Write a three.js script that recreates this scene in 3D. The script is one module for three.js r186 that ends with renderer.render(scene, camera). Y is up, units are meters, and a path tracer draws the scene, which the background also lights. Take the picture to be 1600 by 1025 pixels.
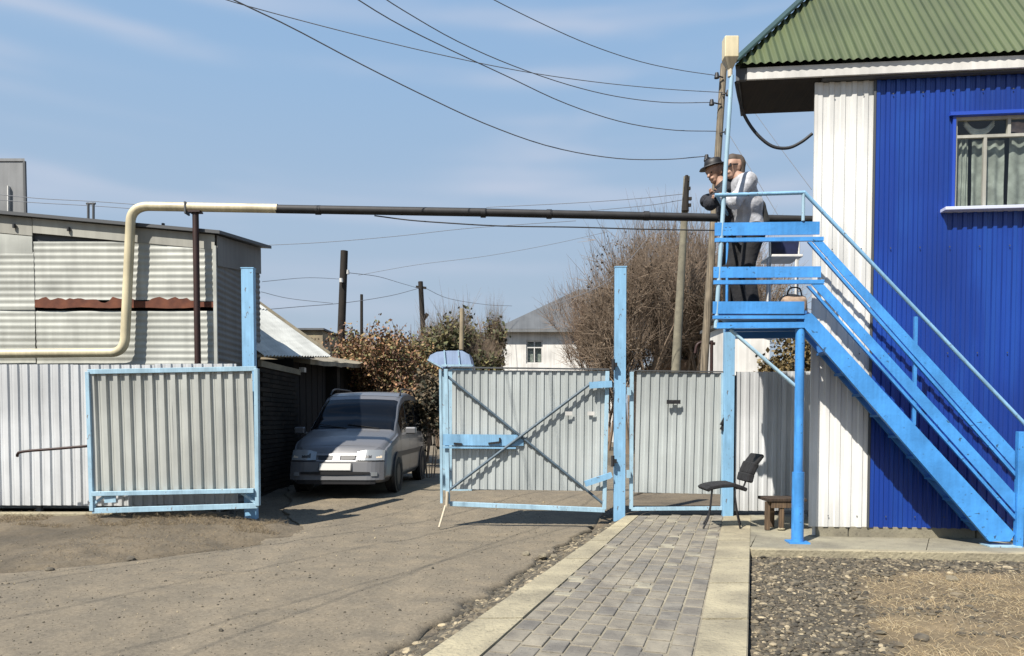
import * as THREE from 'three';
import { mergeGeometries, mergeVertices } from 'three/addons/utils/BufferGeometryUtils.js';
import { RoundedBoxGeometry } from 'three/addons/geometries/RoundedBoxGeometry.js';
import { MarchingCubes } from 'three/addons/objects/MarchingCubes.js';

// ---------------------------------------------------------------- camera, sky, sun, exposure
const FOC = 1155, EYE = 1.25, PITCH = 2.0 * Math.PI / 180;
const PRINC = 655 + FOC * Math.tan(PITCH);            // row of the optical axis in the 1600 x 1025 photograph
const camera = new THREE.PerspectiveCamera(2 * Math.atan(512.5 / FOC) * 180 / Math.PI, 1600 / 1025, 0.1, 3000);
camera.position.set(0, EYE, 0);
camera.rotation.x = -PITCH;
camera.setViewOffset(1600, 1025, 0, -(PRINC - 512.5), 1600, 1025);
const scene = new THREE.Scene();
const SUN = new THREE.Vector3(-0.50, 1.0, 0.63).normalize();     // towards the sun
const sun = new THREE.DirectionalLight(new THREE.Color(1.0, 0.94, 0.85), 4.9);
sun.position.copy(SUN.clone().multiplyScalar(60)).add(new THREE.Vector3(0, 0, -10));
sun.target.position.set(0, 0, -10);
sun.castShadow = true;
sun.shadow.mapSize.set(4096, 4096);
Object.assign(sun.shadow.camera, { left: -30, right: 30, top: 30, bottom: -30, near: 1, far: 140 });
sun.shadow.radius = 1;
scene.add(sun, sun.target);
const renderer = new THREE.WebGLRenderer({ antialias: true });
renderer.toneMapping = THREE.LinearToneMapping;
renderer.toneMappingExposure = 1.8;
renderer.shadowMap.enabled = true;

// ---------------------------------------------------------------- random numbers and noise
function rng(seed) {
  let a = seed >>> 0;
  return () => { a = (a + 0x6D2B79F5) | 0; let t = Math.imul(a ^ (a >>> 15), 1 | a); t = (t + Math.imul(t ^ (t >>> 7), 61 | t)) ^ t; return ((t ^ (t >>> 14)) >>> 0) / 4294967296; };
}
function hash2(i, j, s) {
  let h = Math.imul(i, 374761393) + Math.imul(j, 668265263) + Math.imul(s, 2246822519) | 0;
  h = Math.imul(h ^ (h >>> 13), 1274126177); h ^= h >>> 16;
  return (h >>> 0) / 4294967296;
}
const sm = t => t * t * (3 - 2 * t);
const clamp = (x, a = 0, b = 1) => Math.min(b, Math.max(a, x));
const sstep = (a, b, x) => sm(clamp((x - a) / (b - a)));
const lerp = (a, b, t) => a + (b - a) * t;
function vnoise(x, y, s, px = 0, py = 0) {             // px, py: period in cells (0: none)
  const i = Math.floor(x), j = Math.floor(y), u = sm(x - i), v = sm(y - j);
  const w = (k, p) => p ? ((k % p) + p) % p : k;
  const a = hash2(w(i, px), w(j, py), s), b = hash2(w(i + 1, px), w(j, py), s), c = hash2(w(i, px), w(j + 1, py), s), d = hash2(w(i + 1, px), w(j + 1, py), s);
  return lerp(lerp(a, b, u), lerp(c, d, u), v);
}
function fbm(x, y, s, o = 4, px = 0, py = 0) {
  let r = 0, a = 0.5, n = 0;
  for (let k = 0; k < o; k++) { r += a * vnoise(x, y, s + k * 17, px, py); n += a; a *= 0.5; x *= 2; y *= 2; px *= 2; py *= 2; }
  return r / n;
}

// sky: clear autumn blue with thin stretched cirrus
{
  const w = 1024, h = 512, d = new Float32Array(w * h * 4);
  const stops = [[0, .46, .54, .64], [6, .44, .545, .665], [14, .405, .54, .715], [24, .33, .505, .745], [34, .27, .46, .745], [55, .18, .36, .70], [90, .12, .27, .60]];
  for (let j = 0; j < h; j++) {
    const el = ((j + .5) / h - .5) * 180, e = Math.max(0, el);
    let k = 0; while (k < stops.length - 2 && stops[k + 1][0] < e) k++;
    const t = clamp((e - stops[k][0]) / (stops[k + 1][0] - stops[k][0]));
    for (let i = 0; i < w; i++) {
      const az = i / w * 360;
      const warp = fbm(az / 14, el / 5, 71, 3, 0, 0);
      const blend = az > 345 ? (az - 345) / 15 : 0;
      const cir = a => { const f = fbm(a / 19 + warp * .9, el * .62 + a * .010, 5, 5); const g = fbm(a / 26, el / 7, 9, 3); return sstep(.36, .76, f) * sstep(.26, .62, g); };
      const c = 1.15 * (blend ? lerp(cir(az), cir(az - 360), blend) : cir(az)) * sstep(1, 9, el) * .62;
      const o = (j * w + i) * 4;
      for (let q = 0; q < 3; q++) { const b = lerp(stops[k][q + 1], stops[k + 1][q + 1], t); d[o + q] = lerp(b, [.60, .66, .80][q], c) * (el < 0 ? .45 : 1) * .535; }
      d[o + 3] = 1;
    }
  }
  const tex = new THREE.DataTexture(d, w, h, THREE.RGBAFormat, THREE.FloatType);
  tex.mapping = THREE.EquirectangularReflectionMapping; tex.magFilter = THREE.LinearFilter; tex.minFilter = THREE.LinearFilter; tex.needsUpdate = true;
  scene.background = tex; scene.environment = tex;
}

// ---------------------------------------------------------------- surveying: from rows and columns of the photograph to places
const V = (x, y, z) => new THREE.Vector3(x, y, z);
const COS = Math.cos(PITCH), SIN = Math.sin(PITCH);
function ray(px, py) {
  const dx = (px - 800) / FOC, dy = -(py - PRINC) / FOC;
  return V(dx, dy * COS - SIN, -dy * SIN - COS);
}
function at(px, py, depth) { const r = ray(px, py); return r.multiplyScalar(depth / -r.z).add(V(0, EYE, 0)); }
function gnd(px, py, h = 0) { const r = ray(px, py); return r.multiplyScalar((h - EYE) / r.y).add(V(0, EYE, 0)); }

// ---------------------------------------------------------------- textures and materials
function tex(w, h, fn, srgb = true) {
  const d = new Uint8Array(w * h * 4);
  for (let j = 0; j < h; j++) for (let i = 0; i < w; i++) {
    const c = fn(i / w, j / h, i, j), o = (j * w + i) * 4;
    for (let k = 0; k < 3; k++) d[o + k] = clamp(c[k]) * 255;
    d[o + 3] = 255;
  }
  const t = new THREE.DataTexture(d, w, h); t.wrapS = t.wrapT = THREE.RepeatWrapping; t.magFilter = THREE.LinearFilter; t.minFilter = THREE.LinearMipmapLinearFilter; t.generateMipmaps = true;
  if (srgb) t.colorSpace = THREE.SRGBColorSpace;
  t.needsUpdate = true; return t;
}
function rep(t, sx, sy = sx) { const c = t.clone(); c.repeat.set(1 / sx, 1 / sy); c.needsUpdate = true; return c; }
const g3 = v => [v, v, v];
const T = {};
{ // dirt: soft blotches, fine grain and small pebbles
  const peb = [], R = rng(4);
  for (let k = 0; k < 900; k++) peb.push([R(), R(), .0012 + R() * R() * .004, R()]);
  const N = 1024, pm = new Float32Array(N * N);
  for (const [x, y, r, q] of peb) {
    const n = Math.ceil(r * N) + 1, ci = Math.floor(x * N), cj = Math.floor(y * N);
    for (let b = -n; b <= n; b++) for (let a = -n; a <= n; a++) {
      const dd = Math.hypot(a, b * 1.2) / (r * N); if (dd > 1) continue;
      pm[((cj + b + N) % N) * N + (ci + a + N) % N] = (1 - dd * dd) * (q < .5 ? -1 : 1);
    }
  }
  T.dirt = tex(N, N, (u, v, i, j) => {
    const f = fbm(u * 14, v * 14, 21, 6, 14, 14), g = hash2(i, j, 3), p = pm[j * N + i];
    const l = .74 + (f - .5) * .17 + (vnoise(u * 160, v * 160, 27, 160, 160) - .5) * .12 + (g - .5) * .20 + (p < 0 ? p * .32 : p * .16);
    return [l, l * (.985 - .02 * f), l * (.95 - .05 * f)];
  });
  T.dirtBump = tex(N, N, (u, v, i, j) => g3(.4 + (fbm(u * 24, v * 24, 31, 5, 24, 24) - .5) * .7 + Math.abs(pm[j * N + i]) * .35 + (hash2(i, j, 8) - .5) * .12), false);
}
T.concrete = tex(512, 512, (u, v, i, j) => { const f = fbm(u * 6, v * 6, 41, 5, 6, 6), s = vnoise(u * 90, v * 90, 44, 90, 90); const l = .8 + (f - .5) * .38 + (hash2(i, j, 5) - .5) * .10 - (s > .86 ? .10 : 0); return [l, l * .985, l * (.95 - .04 * f)]; });
T.concBump = tex(512, 512, (u, v, i, j) => g3(.5 + (fbm(u * 40, v * 40, 51, 4, 40, 40) - .5) * .8 + (hash2(i, j, 6) - .5) * .15), false);
T.metal = tex(512, 512, (u, v, i, j) => { // rain streaks, dust and dull patches on sheet metal
  const st = fbm(u * 40, v * 2, 61, 3, 40, 2), f = fbm(u * 5, v * 5, 63, 5, 5, 5), sp = vnoise(u * 64, v * 64, 66, 64, 64);
  const l = .91 + (st - .5) * .13 + (f - .5) * .22 - (sp > .975 ? .06 : 0) + (hash2(i, j, 7) - .5) * .03;
  return [l, l * .993, l * .98];
});
T.fade = tex(512, 512, (u, v, i, j) => { // chalky fading of old paint
  const f = fbm(u * 4, v * 3, 81, 5, 4, 3), st = fbm(u * 30, v * 2, 83, 3, 30, 2), k = sstep(.50, .74, f * .6 + st * .45);
  const l = .80 + (f - .5) * .3 + (hash2(i, j, 9) - .5) * .03;
  return [lerp(l * .9, .98, k * .75), lerp(l * .9, .95, k * .55), lerp(l, .95, k * .3)];
});
T.paint = tex(512, 512, (u, v, i, j) => { // brushed enamel: uneven coats, dust, small rusty chips
  const f = fbm(u * 6, v * 6, 161, 5, 6, 6), b = fbm(u * 60, v * 4, 163, 3, 60, 4), ch = fbm(u * 34, v * 34, 165, 4, 34, 34), l = .90 + (f - .5) * .26 + (b - .5) * .10, k = sstep(.74, .79, ch) * sstep(.45, .6, f);
  return [lerp(l, .66, k * .7), lerp(l * .995, .44, k * .7), lerp(l * .985, .36, k * .7)];
});
T.rust = tex(256, 256, (u, v, i, j) => { const f = fbm(u * 8, v * 8, 91, 5, 8, 8); return [.46 + f * .3, .26 + f * .22, .2 + f * .14]; });
T.wood = tex(256, 512, (u, v, i, j) => { const f = fbm(u * 22, v * 2, 101, 4, 22, 2), g = fbm(u * 5, v * 5, 103, 4, 5, 5); const l = .6 + (f - .5) * .55 + (g - .5) * .3; return [l, l * .93, l * .82]; });
T.cloth = tex(256, 256, (u, v, i, j) => { const f = fbm(u * 5, v * 5, 111, 4, 5, 5); const l = .82 + (f - .5) * .4 + ((i + j) % 3 - 1) * .03; return g3(l); });
T.clothBump = tex(256, 256, (u, v, i, j) => g3(fbm(u * 6, v * 6, 115, 3, 6, 6)), false);

const lin = (r, g, b) => new THREE.Color().setRGB(r, g, b);
const ALB = .80;            // one overall step of reflectance for all paints and soils, set with the exposure
function mat(c, o = {}) {
  const m = new THREE.MeshStandardMaterial({ color: lin(...c).multiplyScalar(ALB), roughness: .7, metalness: 0, side: THREE.DoubleSide, ...o });
  return m;
}
const tCon = rep(T.concrete, 1.7), bCon = rep(T.concBump, .9);
const tMet = rep(T.metal, 2.3, 2.9), tMet1 = rep(T.metal, 1.1, 1.3), tFade = rep(T.fade, 2.6, 3.4), tWood = rep(T.wood, .28, .9), tRust = rep(T.rust, .7);
const tCloth = rep(T.cloth, .35), bCloth = rep(T.clothBump, .30);
const M = {
  stairBlue: mat([.075, .36, .88], { roughness: .42, map: rep(T.paint, 1.3, .9), bumpMap: rep(T.concBump, .7), bumpScale: .0015 }),
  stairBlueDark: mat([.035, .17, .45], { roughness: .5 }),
  gateBlue: mat([.28, .55, .83], { roughness: .48, map: rep(T.paint, .9, 1.4) }),
  paleBlue: mat([.42, .64, .80], { roughness: .5, map: rep(T.paint, .8, 1.1) }),
  rodBlue: mat([.10, .15, .20], { roughness: .5, map: tMet1 }),
  zinc: mat([.55, .60, .61], { roughness: .46, metalness: .15, map: tMet }),
  zincWarm: mat([.56, .585, .56], { roughness: .5, metalness: .15, map: tMet }),
  zincWhite: mat([.74, .77, .80], { roughness: .42, metalness: .1, map: tMet }),
  shedSheet: mat([.52, .54, .505], { roughness: .55, metalness: .1, map: rep(T.metal, 2.9, 1.2) }),
  shadedSheet: mat([.20, .20, .195], { roughness: .75, map: tMet }),  // shed end wall: pale sheet darkened, its shade put into the colour
  shedBoard: mat([.40, .40, .36], { roughness: .7, map: tMet }),
  whiteSheet: mat([.86, .87, .86], { roughness: .4, map: tMet }),
  blueSheet: mat([.009, .078, .43], { roughness: .42, map: tFade }),
  blueTrim: mat([.02, .07, .45], { roughness: .4 }),
  greenSheet: mat([.088, .118, .042], { roughness: .5, map: tMet }),
  greenTrim: mat([.030, .070, .058], { roughness: .5, map: tMet1 }),
  whiteTrim: mat([.80, .80, .78], { roughness: .4, map: tMet }),
  darkTrim: mat([.07, .075, .08], { roughness: .6 }),
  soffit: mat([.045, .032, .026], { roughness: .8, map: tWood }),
  cream: mat([.74, .66, .45], { roughness: .45, map: tMet1 }),
  creamPale: mat([.72, .66, .52], { roughness: .45, map: tMet1 }),
  blackPipe: mat([.022, .022, .024], { roughness: .65, map: tCloth }),
  brownSteel: mat([.075, .040, .030], { roughness: .6, map: tRust }),
  rust: mat([.44, .40, .37], { roughness: .85, map: tRust }),
  black: mat([.014, .014, .016], { roughness: .55 }),
  blackCloth: mat([.016, .016, .019], { roughness: .9, map: tCloth, bumpMap: bCloth, bumpScale: .012 }),
  cable: mat([.02, .022, .026], { roughness: .6 }),
  wire: mat([.16, .17, .19], { roughness: .6 }),
  concrete: mat([.40, .375, .31], { roughness: .92, map: tCon, bumpMap: bCon, bumpScale: .004 }),
  kerb: mat([.55, .50, .385], { roughness: .92, map: tCon, bumpMap: bCon, bumpScale: .009 }),
  apron: mat([.42, .40, .335], { roughness: .92, map: tCon, bumpMap: bCon, bumpScale: .004 }),
  oldWood: mat([.34, .26, .20], { roughness: .85, map: tWood }),
  darkWood: mat([.13, .095, .075], { roughness: .85, map: tWood }),
  poleWood: mat([.62, .60, .56], { roughness: .9, map: tWood }),
  poleDark: mat([.055, .048, .045], { roughness: .9, map: tWood }),
  poleConcrete: mat([.36, .34, .28], { roughness: .9, map: tCon }),
  plaster: mat([.92, .91, .88], { roughness: .9, map: tMet }),
  pinkPlaster: mat([.60, .46, .40], { roughness: .9, map: tCon }),
  beigePlaster: mat([.52, .44, .33], { roughness: .9, map: tCon }),
  slate: mat([.66, .68, .65], { roughness: .85, map: rep(T.metal, 1.5, 1.9) }),
  slateEdge: mat([.42, .38, .31], { roughness: .9, map: tCon }),
  greyRoof: mat([.13, .14, .15], { roughness: .6, map: tMet }),
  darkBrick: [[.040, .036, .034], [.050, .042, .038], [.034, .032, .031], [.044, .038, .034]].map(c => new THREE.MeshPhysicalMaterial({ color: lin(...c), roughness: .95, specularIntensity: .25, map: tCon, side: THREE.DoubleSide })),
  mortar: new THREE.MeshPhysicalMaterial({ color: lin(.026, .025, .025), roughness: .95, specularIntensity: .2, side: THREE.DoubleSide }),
  tankGrey: mat([.27, .28, .29], { roughness: .5, metalness: .2, map: tMet }),
  hoodBlue: mat([.36, .48, .72], { roughness: .45, map: tMet1 }),
  mint: mat([.48, .72, .66], { roughness: .6, map: tMet1 }),
  glass: new THREE.MeshPhysicalMaterial({ color: lin(.9, .95, .93), roughness: .03, transmission: 1, thickness: 0, ior: 1.5 }),
  curtain: mat([.40, .42, .38], { roughness: .95, map: tCloth }),
  curtainWhite: mat([.72, .72, .68], { roughness: .95, map: tCloth }),
  curtainPink: mat([.62, .44, .42], { roughness: .95, map: tCloth }),
  roomDark: mat([.10, .10, .09], { roughness: .9 }),
  skin: mat([.40, .24, .17], { roughness: .6 }),
  hair: mat([.075, .055, .042], { roughness: .75 }),
  sandCloth: mat([.58, .42, .30], { roughness: .9, map: tCloth }),
  navy: mat([.012, .022, .09], { roughness: .6, map: tCloth }),
};

// ---------------------------------------------------------------- geometry helpers
const used = new Map();
function numbered(n) { const k = used.get(n) || 0; used.set(n, k + 1); return k ? n + '_' + String(k).padStart(3, '0') : n; }
function tag(o, label, category, group, kind) { if (label) o.userData.label = label; if (category) o.userData.category = category; if (group) o.userData.group = group; if (kind) o.userData.kind = kind; return o; }
function thing(name, label, category, pos = V(0, 0, 0), turn = 0, group) {
  const o = new THREE.Group(); o.name = numbered(name); o.position.copy(pos); o.rotation.y = turn; scene.add(o); o.updateMatrixWorld(true);
  return tag(o, label, category, group);
}
function structure(o) { o.userData.kind = 'structure'; return o; }
function strip(g) { // keep position, normal and uv only, without an index
  let q = g.index ? g.toNonIndexed() : g;
  if (!q.attributes.normal) q.computeVertexNormals();
  for (const k of Object.keys(q.attributes)) if (!['position', 'normal', 'uv', 'color'].includes(k)) q.deleteAttribute(k);
  return q;
}
function boxUV(g) { // uv in metres, by the main direction of each face
  const q = strip(g), p = q.attributes.position, n = p.count, uv = new Float32Array(n * 2);
  const a = V(), b = V(), c = V();
  for (let i = 0; i < n; i += 3) {
    a.fromBufferAttribute(p, i); b.fromBufferAttribute(p, i + 1).sub(a); c.fromBufferAttribute(p, i + 2).sub(a); b.cross(c);
    const x = Math.abs(b.x), y = Math.abs(b.y), z = Math.abs(b.z);
    for (let k = i; k < i + 3; k++) {
      const X = p.getX(k), Y = p.getY(k), Z = p.getZ(k);
      const [s, t] = y >= x && y >= z ? [X, Z] : x >= z ? [Z, Y] : [X, Y];
      uv[k * 2] = s; uv[k * 2 + 1] = t;
    }
  }
  q.setAttribute('uv', new THREE.BufferAttribute(uv, 2)); return q;
}
function merged(gs) { gs = [].concat(gs).map(boxUV); if (gs.length === 1) return gs[0]; const c = gs.every(g => g.attributes.color); if (!c) gs.forEach(g => g.deleteAttribute('color')); return mergeGeometries(gs); }
function mesh(g, m) { const o = new THREE.Mesh(g, m); o.castShadow = o.receiveShadow = true; return o; }
function part(name, gs, m, parent) { const o = mesh(merged(gs), m); o.name = parent.isScene ? numbered(name) : name; parent.add(o); nameIn(o, parent); return o; }
function nameIn(o, parent) { const n = o.name; let k = 0; while (parent.children.some(c => c !== o && c.name === o.name)) o.name = n + '_' + String(++k).padStart(3, '0'); }
function partW(name, gs, m, parent) { // geometry given in the scene's own axes
  parent.updateMatrixWorld(true); const inv = parent.matrixWorld.clone().invert();
  return part(name, [].concat(gs).map(g => strip(g).clone().applyMatrix4(inv)), m, parent);
}
function raw(name, g, m, parent) { const o = mesh(g, m); o.name = parent.isScene ? numbered(name) : name; parent.add(o); if (!parent.isScene) nameIn(o, parent); return o; }
function box(w, h, d, x = 0, y = 0, z = 0, r = 0) { const g = r ? new RoundedBoxGeometry(w, h, d, 2, Math.min(r, w / 2.1, h / 2.1, d / 2.1)) : new THREE.BoxGeometry(w, h, d); return g.translate(x, y, z); }
function bar(a, b, w, h = w, r = 0, up = V(0, 1, 0)) { // a box from a to b, h along up
  const L = a.distanceTo(b), g = box(L, h, w, 0, 0, 0, r), x = b.clone().sub(a).normalize();
  let z = x.clone().cross(up); if (z.lengthSq() < 1e-6) z = x.clone().cross(V(0, 0, 1)); z.normalize(); const y = z.clone().cross(x);
  return g.applyMatrix4(new THREE.Matrix4().makeBasis(x, y, z).setPosition(a.clone().add(b).multiplyScalar(.5)));
}
function rod(a, b, r, r2 = r, seg = 10) { const g = new THREE.CylinderGeometry(r2, r, a.distanceTo(b), seg); g.applyQuaternion(new THREE.Quaternion().setFromUnitVectors(V(0, 1, 0), b.clone().sub(a).normalize())); const c = a.clone().add(b).multiplyScalar(.5); return g.translate(c.x, c.y, c.z); }
function tube(pts, r, n = 40, seg = 8) { return new THREE.TubeGeometry(new THREE.CatmullRomCurve3(pts), n, r, seg); }
function quad(pts) { const g = new THREE.BufferGeometry(), i = []; for (let k = 1; k < pts.length - 1; k++) i.push(0, k, k + 1); g.setAttribute('position', new THREE.Float32BufferAttribute(pts.flatMap(p => [p.x, p.y, p.z]), 3)); g.setIndex(i); g.computeVertexNormals(); return g; }
function slab(top, th) { // a polygon (points in order) given thickness downwards
  const n = top.length, lo = top.map(p => p.clone().setY(p.y - th)), gs = [quad(top), quad([...lo].reverse())];
  for (let k = 0; k < n; k++) gs.push(quad([top[k], lo[k], lo[(k + 1) % n], top[(k + 1) % n]]));
  return gs;
}
function prism(pts, off) { // polygon swept by a vector
  const n = pts.length, q = pts.map(p => p.clone().add(off)), gs = [quad(pts), quad([...q].reverse())];
  for (let k = 0; k < n; k++) gs.push(quad([pts[k], q[k], q[(k + 1) % n], pts[(k + 1) % n]]));
  return gs;
}
// corrugated sheet in the plane (u along U, v along W, ribs out along N); vmin/vmax may depend on u
function corrugated({ o, U, W, N, u0, u1, v0, v1, pitch, depth, kind = 'trap', rows = 6, seed = 1, wob = .003, th = 0 }) {
  const f0 = typeof v0 === 'function' ? v0 : () => v0, f1 = typeof v1 === 'function' ? v1 : () => v1, us = [];
  if (kind === 'trap') { const k0 = Math.floor(u0 / pitch) - 1, k1 = Math.ceil(u1 / pitch) + 1; us.push([u0, null]); for (let k = k0; k <= k1; k++) for (const [f, d] of [[0, 0], [.10, 1], [.46, 1], [.56, 0], [.78, .0], [.80, .12], [.82, 0]]) us.push([(k + f) * pitch, d * depth]); us.push([u1, null]); }
  else { const n = Math.ceil((u1 - u0) / pitch * 8); for (let k = 0; k <= n; k++) { const u = lerp(u0, u1, k / n); us.push([u, (.5 + .5 * Math.cos(u / pitch * 2 * Math.PI)) * depth]); } }
  let list = us.filter(([u, d]) => d === null || (u > u0 + 1e-5 && u < u1 - 1e-5)).sort((a, b) => a[0] - b[0]);
  if (kind !== 'trap') list = us;
  for (let k = 0; k < list.length; k++) if (list[k][1] === null) list[k] = [list[k][0], (list[k ? k - 1 : 1] || [0, 0])[1] || 0];
  const pos = [], idx = [], n = list.length;
  for (let r = 0; r <= rows; r++) for (let k = 0; k < n; k++) {
    const [u, d] = list[k], v = lerp(f0(u), f1(u), r / rows), w = d + (fbm(u * 2.2 + seed * 7, v * 2.2, seed, 2) - .5) * 2 * wob;
    const p = o.clone().addScaledVector(U, u).addScaledVector(W, v).addScaledVector(N, w); pos.push(p.x, p.y, p.z);
  }
  for (let r = 0; r < rows; r++) for (let k = 0; k < n - 1; k++) { const a = r * n + k; idx.push(a, a + 1, a + n + 1, a, a + n + 1, a + n); }
  const g = new THREE.BufferGeometry(); g.setAttribute('position', new THREE.Float32BufferAttribute(pos, 3)); g.setIndex(idx);
  const q = g.toNonIndexed(); q.computeVertexNormals(); return q;
}
class Tris { // collects triangles of twigs and leaves
  constructor(color) { this.p = []; this.n = []; this.c = color ? [] : null; }
  tube(a, b, r0, r1, sides = 4, col) {
    const d = b.clone().sub(a).normalize(), s = V(d.y, d.z, d.x).cross(d).normalize(), t = d.clone().cross(s), P = [], Q = [];
    for (let k = 0; k < sides; k++) { const q = k / sides * 6.2832, o = s.clone().multiplyScalar(Math.cos(q)).addScaledVector(t, Math.sin(q)); P.push(o); }
    for (let k = 0; k < sides; k++) { const o = P[k], o2 = P[(k + 1) % sides]; for (const [c, r, m] of [[a, r0, o], [a, r0, o2], [b, r1, o2], [a, r0, o], [b, r1, o2], [b, r1, o]]) { this.p.push(c.x + m.x * r, c.y + m.y * r, c.z + m.z * r); this.n.push(m.x, m.y, m.z); if (this.c) this.c.push(...col); } }
  }
  leaf(c, s, R, col, flat = 0) {
    const n = V(R() - .5, (R() - .5) * (1 + flat), R() - .5).normalize(), a = V(R() - .5, R() - .5, R() - .5).cross(n).normalize().multiplyScalar(s), b = n.clone().cross(a).multiplyScalar(.62);
    const P = [c.clone().sub(a), c.clone().sub(b), c.clone().add(a), c.clone().add(b)];
    for (const k of [0, 1, 2, 0, 2, 3]) { this.p.push(P[k].x, P[k].y, P[k].z); this.n.push(n.x, n.y, n.z); if (this.c) this.c.push(...col); }
  }
  geo() {
    const g = new THREE.BufferGeometry(); g.setAttribute('position', new THREE.Float32BufferAttribute(this.p, 3)); g.setAttribute('normal', new THREE.Float32BufferAttribute(this.n, 3));
    g.setAttribute('uv', new THREE.Float32BufferAttribute(new Float32Array(this.p.length / 3 * 2), 2)); if (this.c) g.setAttribute('color', new THREE.Float32BufferAttribute(this.c, 3)); return g;
  }
}

// ================================================================ GROUND
// lines of the walkway, measured on its two edges: x = a + b z, z being the distance from the camera
function lineOf(p, q) { const b = (q.x - p.x) / (-q.z + p.z); const a = p.x + b * p.z; return z => a + b * z; }
const pathLo = lineOf(gnd(660, 1025), gnd(970, 810)), pathLi = lineOf(gnd(752, 1025), gnd(987, 815));
const pathRo = lineOf(gnd(1168, 1025), gnd(1172.5, 845)), pathRi = lineOf(gnd(1083, 1025), gnd(1124, 836));
const PATH_END = 9.62;
const roadH = z => lerp(-.17, .03, sstep(10.2, 12.6, z));
const edgePts = [[-40, 6.0], [-8, 6.35], [-4.66, 6.75], [-4.05, 7.2], [-3.5, 7.65], [-2.98, 8.15], [-2.72, 8.9], [-2.85, 9.7], [-3.4, 11], [-3.95, 13], [-4.1, 22], [-5.5, 40], [-9, 90]];
function roadEdge(z) { let k = 0; while (k < edgePts.length - 2 && edgePts[k + 1][1] < z) k++; const [a, b] = [edgePts[k], edgePts[k + 1]]; return lerp(a[0], b[0], clamp((z - a[1]) / (b[1] - a[1]), -5, 1)); }
function jag(z) { return (fbm(z * 2.3, 1, 301, 4) - .5) * .34; }
const inRoad = (x, z) => z < 6.0 || x > roadEdge(z) + jag(z);
function bumps(x, z) { return (fbm(x * .9, z * .9, 201, 3) - .5) * .026 + (fbm(x * 4.5, z * 4.5, 207, 4) - .5) * .009; }
const rutX = z => -2.6 + .012 * (z - 8) * (z - 8) - .10 * (z - 8);      // wheel tracks through the gateway
function roadY(x, z) { const w = q => Math.exp(-((q / .15) ** 2)) - .5 * Math.exp(-(((Math.abs(q) - .26) / .10) ** 2)); return -.010 * (w(x - rutX(z)) + w(x - rutX(z) - 1.45)) * (z < 25 ? 1 : 0) * (.5 + fbm(x, z * .7, 331, 2)) + roadH(z) + bumps(x, z) * (z < 30 ? 1 : .2) * .8; }
function groundY(x, z) {
  const lo = pathLo(z), ro = pathRo(z);
  let h;
  if (z < PATH_END && x > lo + .05) {
    h = -.16;
    if (z < 7.2 && x > ro - .05) h = -.075 + bumps(x, z) * .7;
    if (z > 7.15) h = -.16;
  } else if (z >= PATH_END && x > lo - .4) h = lerp(-.14, -.02, sstep(9.6, 10.0, z)) + bumps(x, z) * .5;
  else {
    h = roadH(z) - .045 + bumps(x, z) * .8; if (z > 6 && z < 9.2) h -= .085 * sstep(9.1, 8.4, z) * sstep(.7, .08, Math.abs(roadEdge(z) + jag(z) - x));
    const out = roadEdge(z) + jag(z) - x;            // how far out on the verge
    if (z > 8.2 && out > 0) h += sstep(0, .4, out) * sstep(8.4, 9.4, z) * sstep(10.6, 9.9, z) * .075;
    if (z > 6 && out > 0) h += sstep(.1, 1.4, out) * .10 * sstep(6, 8.6, z) + (fbm(x * 3.3, z * 5, 231, 4) - .5) * .05 + sstep(9.0, 9.75, z) * .04;
    const near = x - (lo - .42);                     // bank of gravel along the walkway
    if (near > 0) h = lerp(h, -.05, sstep(0, .40, near));
  }
  return h;
}
function axis(list) { const r = []; for (const [a, b, s] of list) for (let v = a; v < b - 1e-6; v += s) r.push(v); r.push(list[list.length - 1][1]); return r; }
function sheet(xs, zs, y, col) {
  const nx = xs.length, nz = zs.length, p = new Float32Array(nx * nz * 3), uv = new Float32Array(nx * nz * 2), c = new Float32Array(nx * nz * 3), idx = [];
  for (let j = 0; j < nz; j++) for (let i = 0; i < nx; i++) {
    const o = j * nx + i, x = xs[i], z = zs[j]; p.set([x, y(x, z), -z], o * 3); uv.set([x, z], o * 2); c.set(col(x, z), o * 3);
  }
  for (let j = 0; j < nz - 1; j++) for (let i = 0; i < nx - 1; i++) { const a = j * nx + i; idx.push(a, a + 1, a + nx + 1, a, a + nx + 1, a + nx); }
  const g = new THREE.BufferGeometry(); g.setAttribute('position', new THREE.BufferAttribute(p, 3)); g.setAttribute('uv', new THREE.BufferAttribute(uv, 2)); g.setAttribute('color', new THREE.BufferAttribute(c, 3)); g.setIndex(idx); g.computeVertexNormals(); return g;
}
const dirtMat = (o = {}) => mat([1, 1, 1], { vertexColors: true, roughness: .96, map: rep(T.dirt, 2.7), bumpMap: rep(T.dirtBump, 1.9), bumpScale: .008, ...o });
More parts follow.
